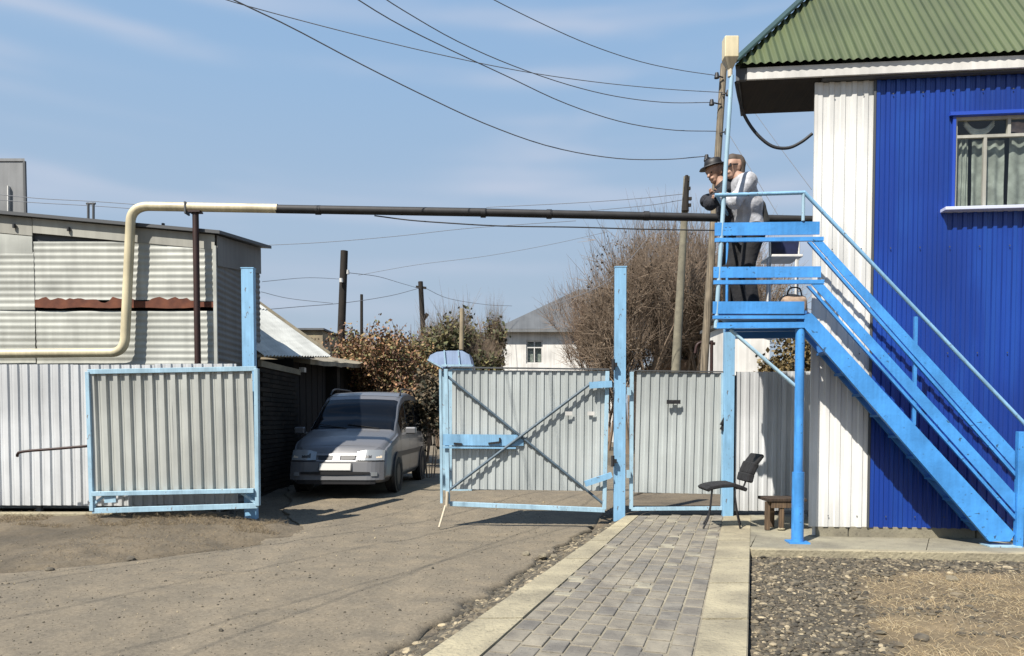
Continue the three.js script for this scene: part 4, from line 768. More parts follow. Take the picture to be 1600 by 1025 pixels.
function handBones(w, dir, side) { // wrist, pointing direction, thumb side: palm, four fingers curled over the rail, thumb
  const d = V(...dir).normalize(), s = V(...side).normalize(), n = d.clone().cross(s).normalize(), P = (a, b, c) => V(...w).addScaledVector(d, a).addScaledVector(s, b).addScaledVector(n, c).toArray(), B = [];
  B.push([P(0, 0, 0), P(.04, 0, 0), .026, .03], [P(.03, .02, 0), P(.085, .028, 0), .018, .014], [P(.03, -.02, 0), P(.08, -.028, 0), .018, .014]);
  [[.03, .035], [.01, .042], [-.01, .038], [-.03, .03]].forEach(([o, l]) => { B.push([P(.08, o, 0), P(.08 + l, o * 1.1, .008), .0095, .009], [P(.08 + l, o * 1.1, .008), P(.08 + l * 1.4, o * 1.1, .035), .009, .008]); });
  B.push([P(.02, .03, 0), P(.05, .06, .01), .012, .010], [P(.05, .06, .01), P(.08, .062, .025), .010, .008]); return B;
}
function makePerson(label, z, J, look) {
  const base = at(J.hip[0], 500, z); base.y = deckY;
  const o = thing('person', label, 'person', V(base.x, deckY, -z));
  const Q = ([x, y], dz = 0) => { const p = at(x, y, z - dz); return [p.x - base.x, p.y - deckY, dz]; };  // dz > 0: towards the camera
  const head = Q(J.head), neck = Q(J.neck), sh = Q(J.chest), mid = Q(J.mid), hip = Q(J.hip);
  const mix = (a, b, t) => a.map((v, i) => lerp(v, b[i], t));
  const add = (a, x, y, w) => [a[0] + x, a[1] + y, a[2] + w];
  const legs = s => { const h = add(hip, 0, -.04, s * .10), kx = Q(J.knee), k = add(kx, 0, 0, s * .11), f = [Q(J.foot)[0] + s * .03, .07, s * .12]; return { h, k, f, t: add(f, -.17, -.035, .02 * s) }; };
  const arms = s => { const a = add(sh, 0, -.005, s * .185), e = Q(s > 0 ? J.elbow : J.elbow2, s > 0 ? .24 : -.20), w = Q(s > 0 ? J.wrist : J.wrist2, s > 0 ? .14 : -.10); return { a, e, w }; };
  const bones = (gw, what) => { const B = [];
    if (what !== 'legs') { B.push([hip, mid, .135 + gw, .13 + gw], [mid, sh, .13 + gw, .115 + gw], [add(sh, .01, .0, -.15), add(sh, .01, .0, .15), .08 + gw, .08 + gw], [add(mid, 0, 0, -.07), add(mid, 0, 0, .07), .11 + gw, .11 + gw]); for (const s of [1, -1]) { const { a, e, w } = arms(s); B.push([a, e, .062 + gw, .046 + gw], [e, what === 'jacket' ? mix(e, w, .9) : w, .045 + gw, .032 + gw * (what ? 1 : 1)]); } }
    if (what !== 'jacket') for (const s of [1, -1]) { const { h, k, f, t } = legs(s); B.push([h, k, .095 + gw, .062 + gw], [k, f, .06 + gw, .045 + gw]); if (what === 'legs') B.push([add(hip, 0, .02, s * .05), h, .125, .11]); else B.push([f, t, .045, .04]); }
    if (!what) { B.push([sh, neck, .07, .058], [neck, mix(neck, head, .5), .056, .056]); }
    return B; };
  // head, with its own finer grid: skull, jaw, nose, ears, brow
  const f = look.face, side = V(f[2], 0, -f[0]).normalize(), up = V(look.up?.[0] || 0, 1, 0).normalize(), F = V(...f).normalize(), H = (a, b, c) => V(...head).addScaledVector(F, a).addScaledVector(up, b).addScaledVector(side, c).toArray();
  const hb = [[H(-.015, .025, 0), H(.02, .03, 0), .092, .082], [H(.02, -.03, 0), H(.045, -.085, 0), .066, .038], [H(.09, .005, 0), H(.112, -.028, 0), .012, .016], [H(-.005, .0, .078), H(-.01, -.03, .076), .016, .012], [H(-.005, .0, -.078), H(-.01, -.03, -.076), .016, .012], [H(.078, .025, -.035), H(.078, .025, .035), .016, .016], [H(.082, -.058, -.018), H(.082, -.058, .018), .012, .012], [H(-.02, -.05, 0), neck, .055, .056]];
  const geos = [field(bones(0), .05, .014), field(hb, .02, .0045)];
  for (const s of [1, -1]) { const { e, w } = arms(s); geos.push(field(handBones(w, [w[0] - e[0], (w[1] - e[1]) * .4, w[2] - e[2]], [0, .2, -s]), .008, .0042)); }
  part('body', geos, M.skin, o);
  part('jacket', [field(bones(.018, 'jacket'), .05, .013)], look.jacket, o);
  part('trousers', [field(bones(.016, 'legs'), .04, .014)], look.trousers, o);
  for (const s of [1, -1]) { const { f: ft, t } = legs(s); part('shoe', [field([[add(ft, .03, -.025, 0), t, .05, .042]], .02, .01, p => .002 - p[1])], M.black, o); }
  for (const s of [1, -1]) part('eye', [new THREE.SphereGeometry(.012, 10, 8).translate(...H(.086, .008, s * .032))], mat([.05, .04, .035], { roughness: .25 }), o);
  return { o, H, head };
}
{ // person in the white jacket
  const white = mat([.70, .71, .75], { roughness: .85, map: tCloth, bumpMap: bCloth, bumpScale: .010 });
  const { o, H } = makePerson('person in white jacket and dark glasses leaning on the landing rail', 8.1, { head: [1146, 262], neck: [1154, 279], chest: [1160, 291], mid: [1168, 322], hip: [1173, 365], knee: [1162, 420], foot: [1170, 478], elbow: [1148, 316], wrist: [1130, 306], elbow2: [1150, 318], wrist2: [1124, 306] }, { face: [-.9, -.12, .45], jacket: white, trousers: M.blackCloth });
  { const z = 8.1, S = (x, y, d) => { const p = at(x, y, z - d); return [p.x - o.position.x, p.y - deckY, p.z + z]; }; part('dark_back_band', [field([[S(1164, 275, .06), S(1176, 296, .05), .022, .028], [S(1176, 296, .05), S(1187, 322, .04), .03, .05], [S(1187, 322, .04), S(1193, 346, .03), .06, .065]], .03, .011)], mat([.05, .052, .05], { roughness: .9, map: tCloth }), o); }  // added dark grey band along the back of the jacket
  part('hair', [field([[H(-.045, .055, 0), H(.02, .075, 0), .088, .072], [H(-.06, .02, .04), H(-.06, -.09, .05), .055, .04], [H(-.06, .02, -.04), H(-.06, -.09, -.05), .055, .04]], .03, .008)], M.hair, o);
  part('glasses', [bar(V(...H(.09, .012, -.06)), V(...H(.09, .012, .06)), .012, .034), bar(V(...H(.08, .014, .07)), V(...H(-.01, .014, .088)), .006, .012), bar(V(...H(.08, .014, -.07)), V(...H(-.01, .014, -.088)), .006, .012)], M.black, o);
}
{ // person in the black hat
  const { o, H } = makePerson('person in black brimmed hat and dark clothes leaning over the landing rail', 8.35, { head: [1117, 269], neck: [1126, 287], chest: [1134, 299], mid: [1143, 328], hip: [1152, 366], knee: [1142, 420], foot: [1150, 478], elbow: [1110, 318], wrist: [1124, 308], elbow2: [1104, 314], wrist2: [1116, 310] }, { face: [-.85, -.35, .5], up: [-.25], jacket: mat([.020, .022, .034], { roughness: .85, map: tCloth, bumpMap: bCloth, bumpScale: .02 }), trousers: M.blackCloth });
  const up = V(-.25, 1, 0).normalize(), q = new THREE.Quaternion().setFromUnitVectors(V(0, 1, 0), up), c = V(...H(0, .06, 0));
  const crown = new THREE.LatheGeometry([[0, .088], [.05, .092], [.086, .078], [.098, .04], [.100, .0]].map(([x, y]) => new THREE.Vector2(x, y)), 24).applyQuaternion(q).translate(c.x, c.y, c.z);
  const brim = new THREE.CylinderGeometry(.122, .130, .012, 28).scale(1.14, 1, 1).applyQuaternion(q).translate(c.x - .015, c.y, c.z);
  part('hat', [crown, brim, new THREE.SphereGeometry(.022, 10, 8).translate(...V(-.07, .090, 0).applyQuaternion(q).add(c).toArray())], M.black, o);
  part('hair', [field([[H(-.05, .0, -.03), H(-.06, -.06, -.03), .06, .045], [H(-.05, .0, .03), H(-.06, -.06, .03), .06, .045]], .02, .009)], M.hair, o);
}
{ // things standing on the landing
  const z = 8.35, c = at(1222, 478, z); const ch = thing('landing_chair', 'chair with dark navy back and white frame on the landing', 'chair', V(c.x, deckY, -z));
  const w = (x, y, dz = 0) => at(x, y, z - dz);
  partW('backrest', [bar(w(1204, 386, -.3), w(1248, 386, -.3), .04, .19, .01)], M.navy, ch); partW('seat', [box(.34, .03, .38, w(1221, 403).x, w(1221, 405).y, -z, .008)], M.whiteTrim, ch);
  for (const [x, dz] of [[1200, .16], [1244, .16], [1203, -.16], [1246, -.16]]) { const p = w(x, 405, dz); partW('leg', [rod(V(p.x, deckY, p.z), V(p.x, p.y, p.z), .014)], M.whiteTrim, ch); }
  for (const x of [1203, 1248]) partW('back_post', [rod(w(x, 406, -.28), w(x, 374, -.3), .014)], M.whiteTrim, ch);
  const b = at(1238, 478, 7.85); const bag = thing('cloth_bag', 'pale beige cloth bag resting on the landing floor', 'bag', V(b.x, deckY, -7.85));
  const sg = new THREE.SphereGeometry(.15, 32, 20); const pp = sg.attributes.position; for (let i = 0; i < pp.count; i++) { const x = pp.getX(i), y = pp.getY(i), zz = pp.getZ(i), k = 1 + (fbm(x * 9 + 3, y * 9 + zz * 9, 411, 3) - .5) * .35; pp.setXYZ(i, Math.sign(x) * Math.pow(Math.abs(x / .15), .55) * .145 * k, Math.max(Math.sign(y) * Math.pow(Math.abs(y / .15), .6) * .12 * k, -.105) + .105, zz * k * .9); } sg.computeVertexNormals();
  part('bag', [sg], M.sandCloth, bag); part('strap', [tube([V(-.08, .20, .05), V(-.05, .28, .06), V(.05, .28, .06), V(.08, .20, .05)], .008, 20, 6)], M.darkWood, bag);
}

// ================================================================ CHAIR AND BENCH BY THE GATE
{
  const z = 8.55, w = (x, y, dz = 0) => at(x, y, z - dz), f = gnd(1145, 822); 
  const c = thing('office_chair', 'black padded chair with thin steel legs before the pedestrian gate', 'chair', V(w(1140, 800).x, 0, -z));
  const y0 = w(1140, 760).y;
  const seatPts = [[1098, 764], [1104, 760], [1120, 757], [1140, 756], [1152, 760], [1158, 763]], gs = [];
  for (let k = 0; k < seatPts.length - 1; k++) { const a = w(...seatPts[k]), b = w(...seatPts[k + 1]); gs.push(bar(a, b.clone().add(b.clone().sub(a).multiplyScalar(.12)), .42, .045, .014)); }
  partW('seat', gs, M.blackCloth, c);
  const bk = [[1163, 752], [1166, 740], [1173, 724], [1183, 711]], gb = []; for (let k = 0; k < 3; k++) { const a = w(...bk[k]), b = w(...bk[k + 1]); gb.push(bar(a, b.clone().add(b.clone().sub(a).multiplyScalar(.12)), .40, [.075, .07, .045][k], .02)); } partW('backrest', gb, M.blackCloth, c);
  for (const s of [.17, -.17]) {
    const g0 = s > 0 ? 0 : 0; const foot = (x) => { const p = w(x, 800, s); p.y = .006; return p; };
    partW('leg', [tube([w(1113, 764, s), foot(1105).lerp(w(1113, 764, s), .3), foot(1099)], .011, 12, 8)], M.black, c);
    partW('leg', [tube([w(1147, 763, s), foot(1154).lerp(w(1148, 763, s), .4), foot(1157)], .011, 12, 8)], M.black, c);
    partW('back_support', [tube([w(1150, 763, s * .5), w(1160, 762, s * .5), w(1167, 745, s * .5), w(1175, 722, s * .5)], .011, 14, 8)], M.black, c);
  }
  partW('stretcher', [rod(w(1150, 790, .17), w(1150, 790, -.17), .009)], M.black, c);
}
{
  const z = 8.45, p = at(1218, 836, z), b = thing('wooden_bench', 'small weathered wooden bench behind the blue landing post', 'bench', V(p.x, 0, -z)), w = (x, y, dz = 0) => at(x, y, z - dz);
  const yT = w(1210, 779).y;
  partW('top_board', [box(.44, .035, .17, w(1221, 779).x, yT, -z + .10, .006)], M.darkWood, b); partW('top_board', [box(.45, .035, .17, w(1222, 779).x, yT - .002, -z - .09, .006)], M.darkWood, b);
  partW('apron_board', [box(.36, .07, .024, w(1222, 787).x, yT - .055, -z + .16, .004)], M.oldWood, b);
  for (const [x, dz] of [[1199, .13], [1221, .14], [1240, -.12], [1206, -.12]]) { const q = w(x, 800, dz); partW('leg', [box(.05, yT - .02, .045, q.x, (yT - .02) / 2, q.z, .004)], M.oldWood, b); }
  const pad = new THREE.SphereGeometry(.035, 10, 8).scale(1.3, .5, 1); partW('foot', [pad.clone().translate(w(1221, 800, .14).x, .012, -z + .14)], M.kerb, b);
}

// ================================================================ POLES, WIRES
function pole(name, label, x0, y0, x1, y1, z, r0, r1, m, group, base = 0) {
  const a = at(x0, y0, z), b = at(x1, y1, z), t = (base - a.y) / (b.y - a.y), f = a.clone().lerp(b, t);
  const o = thing(name, label, 'pole', f, 0, group); partW('shaft', [rod(f, b, r0, r1, 12)], m, o); return o;
}
const bigZ = 13;
{
  const p = pole('utility_pole', 'weathered wooden power pole rising behind the two people on the landing', 1101, 560, 1131, 100, bigZ, .078, .058, M.poleWood, null);
  for (const [x, y] of [[1120, 118], [1138, 145], [1112, 160], [1136, 205], [1104, 246]]) { const q = at(x, y, bigZ - .1), xs = 1131 - (y - 100) * .065; partW('insulator', [new THREE.CylinderGeometry(.03, .045, .09, 10).translate(q.x, q.y, q.z), rod(at(xs, y + 3, bigZ - .08), q, .012)], M.black, p); }
  // big concrete pole with a stub, in front of the bare tree
  const p2 = pole('utility_pole', 'pale concrete power pole with dark lattice head before the bare tree', 1056, 575, 1073, 276, 24, .17, .10, M.poleConcrete, null);
  for (const [y, w] of [[283, .06], [296, .10], [312, .14], [322, .12]]) partW('crossarm', [box(w * 2, .09, .10).translate(at(1072.5, y, 24).x, at(1072, y, 24).y, -23.9)], M.poleDark, p2); partW('head', [rod(at(1070.5, 330, 23.9), at(1073, 274, 23.9),   .12, .05, 8)], M.poleDark, p2);
  const p3 = pole('utility_pole', 'thick dark wooden pole standing in the brown shrubs', 534, 500, 538, 392, 22, .13, .11, M.poleDark, null); partW('insulator', [new THREE.CylinderGeometry(.05, .06, .12, 8).translate(at(543, 425, 22).x, at(543, 425, 22).y, -22), new THREE.CylinderGeometry(.05, .06, .12, 8).translate(at(533, 438, 21.8).x, at(533, 438, 21.8).y, -21.8)], M.whiteTrim, p3);
  const p4 = pole('utility_pole', 'slender dark pole with crossarm beside the green tree', 660, 495, 657, 440, 34, .14, .11, M.poleDark, null); partW('crossarm', [bar(at(650, 448, 34), at(666, 450, 34), .08, .1)], M.poleDark, p4); partW('strut', [rod(at(661, 500, 34), at(668, 490, 34), .09)], M.poleDark, p4);
  pole('utility_pole', 'thin dark pole far behind the brown shrubs', 565, 505, 565, 460, 46, .12, .09, M.poleDark, null);
  pole('timber_post', 'pale thin post standing in front of the green tree', 721, 545, 722, 482, 20, .07, .06, M.beigePlaster, null);
}
{ // wires: [pixels], distance at the first and last point, radius
  const W = (label, pts, za, zb, r, name = 'power_line', group) => { const n = pts.length, P = pts.map(([x, y], i) => at(x, y, lerp(za, zb, i / (n - 1)))); if (zb < 9.5) { const e = P[n - 1].clone().sub(P[n - 2]).normalize(); P.push(P[n - 1].clone().addScaledVector(e, 6).add(V(0, .3, 0)), P[n - 1].clone().addScaledVector(e, 16).add(V(0, 1.6, 0))); } const o = part(name, [tube(P, r * .62, 90, 5)], M.wire, scene); tag(o, label, 'wire', group); };
  W('topmost power line, reaching the wooden pole nearest its top', [[1120, 118], [1060, 109], [1000, 96], [930, 73], [860, 43], [765, -4], [700, -42]], bigZ, 8.5, .010);
  W('long shallow power line crossing two steeper lines before the wooden pole', [[1138, 145], [1040, 139], [930, 128], [820, 112], [700, 88], [560, 55], [400, 13], [330, -8]], bigZ, 9, .010);
  W('power line ending at the small black insulator on the wooden pole', [[1112, 160], [1040, 160], [960, 150], [880, 130], [790, 98], [710, 62], [640, 22], [590, -10]], bigZ, 8.5, .011);
  W('power line sagging from the wooden pole just above the hat', [[1120, 205], [1050, 203], [970, 190], [880, 160], [790, 118], [700, 76], [620, 36], [545, -10]], bigZ, 8.5, .012);
  W('lowest and most steeply hanging power line, ending behind the hat', [[1104, 244], [1040, 249], [960, 247], [860, 229], [760, 194], [660, 148], [560, 98], [450, 40], [350, -8]], bigZ, 8, .013);
  W('thin line running over the shed roof, upper of two', [[-20, 302], [60, 310], [150, 315], [205, 319], [230, 321]], 12.5, 12.5, .009);
  W('thin line running over the shed roof, lower of two', [[-20, 311], [60, 317], [150, 322], [205, 326], [230, 328]], 12.5, 12.5, .009);
  W('faint upper wire from the concrete pole above the black pipe', [[1068, 303], [1000, 310], [900, 317], [760, 324]], 24, 30, .018);
  W('faint lower wire from the concrete pole above the black pipe', [[1068, 312], [1020, 320], [960, 326], [900, 331]], 24, 30, .018);
  W('distant wire passing from the shed corner towards the concrete pole', [[400, 384], [500, 379], [620, 369], [730, 357], [900, 345]], 26, 26, .016);
  W('distant wire rising from the far dark pole to the bare tree', [[560, 430], [650, 414], [760, 400], [860, 382], [950, 362]], 26, 26, .012);
  W('wire between the two dark wooden poles, upper', [[543, 426], [590, 432], [625, 442], [656, 451]], 22, 34, .016);
  W('wire dropping from the slender dark pole to the shed side', [[656, 450], [610, 462], [540, 473], [470, 479], [412, 484]], 34, 24, .020);
  W('wire from the thick dark pole to the shed side', [[533, 436], [480, 434], [410, 440]], 22, 16, .010);
  W('low wire from the shed side fading among shrubs', [[408, 456], [450, 466], [520, 474]], 20, 22, .012);
  W('wire from the slender dark pole over the green tree', [[664, 450], [700, 466], [760, 476], [800, 478]], 34, 40, .018);
  W('wire slanting down in front of the bare tree to the blue post', [[1030, 352], [1010, 375], [980, 410], [940, 445], [860, 478]], 22, 22, .014);
  W('stay wire slanting from the pole behind the white jacket', [[1136, 205], [1170, 260], [1215, 335]], bigZ, 11.5, .008);
  W('stay wire slanting from the eaves towards the white corner', [[1175, 170], [1215, 225], [1268, 296]], bigZ, 11, .007);
}

// ================================================================ TREES, SHRUBS, HOUSES BEYOND
function growTree(seed, o) { // tapered limbs that fork; returns wood triangles and the twig ends
  const R = rng(seed), w = new Tris(), tips = [];
  const go = (p, d, L, r, lv) => {
    const seg = lv < 2 ? 3 : 2; let a = p.clone(), dir = d.clone();
    for (let k = 0; k < seg; k++) { dir.add(V((R() - .5) * o.bend, (R() - .5) * o.bend + o.lift, (R() - .5) * o.bend)).normalize(); const b = a.clone().addScaledVector(dir, L / seg), r1 = r * (1 - .28 / seg); w.tube(a, b, r, r1, lv < 2 ? 7 : lv < 4 ? 4 : 3); if (lv >= o.levels - 1) tips.push([b.clone(), dir.clone()]); a = b; r = r1;
      if (lv > 0 && lv < o.levels && R() < o.sideShoots) { const s = V(R() - .5, R() * .4, R() - .5).normalize(); go(a, dir.clone().multiplyScalar(.6).addScaledVector(s, .9).normalize(), L * .55, r * .5, lv + 1 + (R() < .4 ? 1 : 0)); } }
    if (lv >= o.levels) return;
    const n = o.forks[Math.min(lv, o.forks.length - 1)];
    for (let k = 0; k < n; k++) { const q = (k + R() * .8) / n * 6.283, s = V(Math.cos(q), 0, Math.sin(q)); go(a, dir.clone().addScaledVector(s, o.spread * (.6 + R() * .7)).normalize(), L * (o.shrink + (R() - .5) * .2), r * .62, lv + 1); }
  };
  for (let k = 0; k < o.stems; k++) { const q = k / o.stems * 6.283 + R(), s = o.stems > 1 ? .22 + R() * .3 : .03; go(V(Math.cos(q) * o.foot, 0, Math.sin(q) * o.foot), V(Math.cos(q) * s, 1, Math.sin(q) * s).normalize(), o.trunk * (.8 + R() * .4), o.radius * (.8 + R() * .4), 0); }
  return { w, tips, R };
}
const leafMat = mat([1, 1, 1], { vertexColors: true, roughness: .8 });
function tree(name, label, category, px, z, seed, o, wood, leaf) {
  const b = at(px, 655, z), { w, tips, R } = growTree(seed, o), t = thing(name, label, category, V(b.x, -.05, -z), R() * 6);
  // fit height and width to what was measured
  let hy = 0, wx = 0; for (let i = 0; i < w.p.length; i += 3) { hy = Math.max(hy, w.p[i + 1]); wx = Math.max(wx, Math.abs(w.p[i])); }
  const sy = o.height / hy, sx = o.width / 2 / wx, fit = g => g.scale(sx, sy, sx);
  if (o.twigs) for (const [p, d] of tips) for (let k = 0; k < o.twigs; k++) { const e = p.clone().addScaledVector(V(R() - .5, R() * .9 - .25, R() - .5).normalize().add(d.clone().multiplyScalar(.7)), .25 + R() * .65); w.tube(p, e, .009, .003, 3); }
  raw('trunk', fit(w.geo()), wood, t);
  if (leaf) { const l = new Tris(true); for (const [p, d] of tips) for (let k = 0; k < leaf.n; k++) { const c = leaf.cols[Math.floor(R() * leaf.cols.length)], q = .75 + R() * .5; l.leaf(V(p.x * sx + (R() - .5) * leaf.r, p.y * sy + (R() - .5) * leaf.r, p.z * sx + (R() - .5) * leaf.r), leaf.s * (.6 + R() * .8), R, c.map(v => v * q)); } raw('crown', l.geo(), leafMat, t); }
  return t;
}
const bark = mat([.285, .215, .155], { roughness: .95 }), barkPink = mat([.26, .185, .13], { roughness: .95 }), barkGrey = mat([.16, .13, .11], { roughness: .95 });
const rust3 = [[.29, .145, .07], [.21, .11, .062], [.34, .21, .095], [.16, .09, .058], [.25, .19, .085], [.13, .135, .05]], olive = [[.085, .095, .04], [.11, .115, .045], [.06, .07, .03], [.16, .14, .05]], dry = [[.15, .115, .07], [.11, .085, .055], [.18, .13, .07]], dark = [[.03, .034, .018], [.04, .04, .022], [.055, .045, .025]];
const shrub = { stems: 6, foot: .35, trunk: .9, radius: .045, bend: .30, lift: .14, sideShoots: .45, forks: [3, 3, 2, 2], levels: 4, spread: .55, shrink: .74 };
const bare = { twigs: 2, stems: 4, foot: .3, trunk: 1.6, radius: .13, bend: .32, lift: .06, sideShoots: .55, forks: [3, 3, 3, 2, 2], levels: 5, spread: .42, shrink: .76 };
tree('bare_tree', 'large brown leafless tree standing before the concrete power pole', 'tree', 990, 27, 501, { ...bare, height: 8.1, width: 5.4 }, bark, { n: 1, r: .35, s: .05, cols: [[.12, .09, .06], [.09, .07, .05]] });
tree('bare_tree', 'leafless tree with upright limbs behind the concrete power pole', 'tree', 1062, 29, 505, { ...bare, height: 8.7, width: 6.2 }, bark, { n: 1, r: .35, s: .05, cols: [[.12, .10, .06], [.08, .08, .045]] });
tree('bare_tree', 'lower leafless tree close beside the white house', 'tree', 946, 30, 509, { ...bare, height: 6.6, width: 4.6 }, barkPink, null);
tree('bare_tree', 'leafless tree showing between the landing and the wooden pole', 'tree', 1104, 31, 512, { ...bare, height: 8.8, width: 6.4 }, bark, { n: 1, r: .4, s: .05, cols: [[.10, .09, .05]] });
tree('leafy_tree', 'olive green tree standing behind the pale thin post', 'tree', 722, 30, 521, { ...bare, trunk: 1.2, twigs: 1, height: 5.7, width: 3.6 }, bark, { n: 3, r: .5, s: .085, cols: olive });
tree('leafy_tree', 'lower dull green tree next to the white house', 'tree', 758, 33, 525, { ...bare, trunk: 1.1, twigs: 1, height: 5.9, width: 2.3 }, bark, { n: 2, r: .5, s: .08, cols: [...olive, ...dry] });
tree('leafy_tree', 'dull green tree just behind the slender dark pole', 'tree', 690, 32, 529, { ...bare, trunk: 1.0, twigs: 1, height: 5.1, width: 2.6 }, bark, { n: 2, r: .5, s: .08, cols: [...olive, ...dry] });
tree('shrub', 'rust brown shrub around the foot of the thick dark pole', 'shrub', 560, 21.5, 541, { ...shrub, height: 3.9, width: 2.6 }, barkPink, { n: 8, r: .42, s: .046, cols: rust3 });
tree('shrub', 'tall rust brown shrub with bare tips over the van roof', 'shrub', 612, 20, 545, { ...shrub, height: 3.9, width: 2.3 }, barkPink, { n: 8, r: .42, s: .046, cols: rust3 });
tree('shrub', 'yellow brown shrub above the blue canopy', 'shrub', 655, 21, 549, { ...shrub, height: 3.6, width: 2.0 }, barkPink, { n: 8, r: .42, s: .046, cols: [...rust3, [.22, .16, .06], [.12, .11, .04]] });
tree('shrub', 'greyish dry shrub behind the flat slab roof', 'shrub', 515, 23, 553, { ...shrub, height: 3.9, width: 2.3 }, barkGrey, { n: 1, r: .3, s: .05, cols: [...rust3, ...dry] });
tree('shrub', 'dark tangled shrub between the van and the braced gate', 'shrub', 672, 15.5, 557, { ...shrub, height: 2.4, width: .85 }, bark, { n: 2, r: .2, s: .045, cols: [...dark, ...dry] });
tree('shrub', 'dry brown shrub low behind the van mirror', 'shrub', 645, 18.5, 561, { ...shrub, height: 2.2, width: 1.3 }, barkPink, { n: 2, r: .2, s: .045, cols: [...rust3, ...dry] });
tree('shrub', 'golden brown shrub seen beneath the landing', 'shrub', 1228, 17, 565, { ...shrub, height: 3.5, width: 1.9 }, bark, { n: 3, r: .3, s: .06, cols: [[.16, .11, .04], [.12, .09, .035], [.20, .14, .05]] });
tree('shrub', 'reddish dry shrub beside the white house wall', 'shrub', 762, 26, 569, { ...shrub, height: 2.9, width: 1.5 }, barkPink, { n: 2, r: .25, s: .05, cols: rust3 });
{ // a far belt of leafless trees that reads as one mass
  const w = new Tris(), R = rng(611);
  for (let k = 0; k < 1500; k++) { const x = -50 + R() * 52, z = 62 + R() * 14, h = (5.5 + 5 * fbm(x * .12, 3, 613, 3)) * (.8 + R() * .4) * .95; const a = V(x, 0, -z), top = V(x + (R() - .5) * 1.5, h, -z + (R() - .5)); w.tube(a, top, .10, .02, 3); for (let q = 0; q < 9; q++) { const t = .35 + R() * .6, s = a.clone().lerp(top, t); w.tube(s, s.clone().add(V((R() - .5) * 2.2, R() * 1.3, (R() - .5) * 2.2)), .05, .012, 3); } }
  tag(raw('tree_belt', w.geo(), mat([.22, .17, .155], { roughness: .95 }), scene), null, null, null, 'stuff');
}
{ // two storey white house with a grey hipped roof
  const z = 40, a = at(779, 515, z), b = at(905, 517, z), H = a.y, o = thing('white_house', 'white plastered house with grey hipped roof beyond the braced gate', 'house', V(a.x, 0, -z)), Wd = b.x - a.x + 2.5;
  const wa = at(822, 532, z), wb = at(848, 568, z), lx = wa.x - a.x, hx = wb.x - a.x, wy1 = wa.y, wy0 = wb.y;
  part('wall', [box(lx, H, .3, lx / 2, H / 2, -.15), box(Wd - hx, H, .3, (hx + Wd) / 2, H / 2, -.15), box(hx - lx, wy0, .3, (lx + hx) / 2, wy0 / 2, -.15), box(hx - lx, H - wy1, .3, (lx + hx) / 2, (H + wy1) / 2, -.15), box(.3, H, 6, .15, H / 2, -3.31), box(.3, H, 6, Wd - .15, H / 2, -3.31), box(Wd, H, .3, Wd / 2, H / 2, -6.5)], M.plaster, o);
  const wn = part('window', [box(hx - lx, .07, .1, (lx + hx) / 2, wy1 - .035, -.12), box(hx - lx, .07, .1, (lx + hx) / 2, wy0 + .035, -.12), box(.07, wy1 - wy0 - .14, .1, lx + .035, (wy0 + wy1) / 2, -.12), box(.07, wy1 - wy0 - .14, .1, hx - .035, (wy0 + wy1) / 2, -.12), box(.06, wy1 - wy0 - .14, .09, (lx + hx) / 2, (wy0 + wy1) / 2, -.12), box(hx - lx - .14, .06, .09, (lx + hx) / 2, lerp(wy0, wy1, .7), -.122)], M.whiteTrim, o);
  part('pane', [quad([V(lx + .06, wy0 + .06, -.15), V(hx - .06, wy0 + .06, -.15), V(hx - .06, wy1 - .06, -.15), V(lx + .06, wy1 - .06, -.15)])], M.glass, wn); part('curtain', [box(.3, wy1 - wy0 - .2, .02, lx + .24, (wy0 + wy1) / 2, -.28), box(.3, wy1 - wy0 - .2, .02, hx - .24, (wy0 + wy1) / 2, -.28)], M.curtain, wn);
  const r = at(925, 448, z + 3).y, e0 = V(-.25, H, .3), e1 = V(Wd + .25, H, .3), e2 = V(Wd + .25, H, -6.9), e3 = V(-.25, H, -6.9), k0 = V(4.6, r - .1, -3.3), k1 = V(Wd + 1.2, r - .1, -3.3);
  part('roof', [...[[e0, e1, k1, k0], [e0, k0, e3], [e1, e2, k1], [e3, k0, k1, e2]].map(quad), ...slab([e0, e1, e2, e3].map(p => p.clone().setY(H + .01)), .12)], M.greyRoof, o); part('gutter', [bar(V(-.3, H - .1, .34), V(Wd + .3, H - .1, .34), .12, .14)], M.tankGrey, o);
}
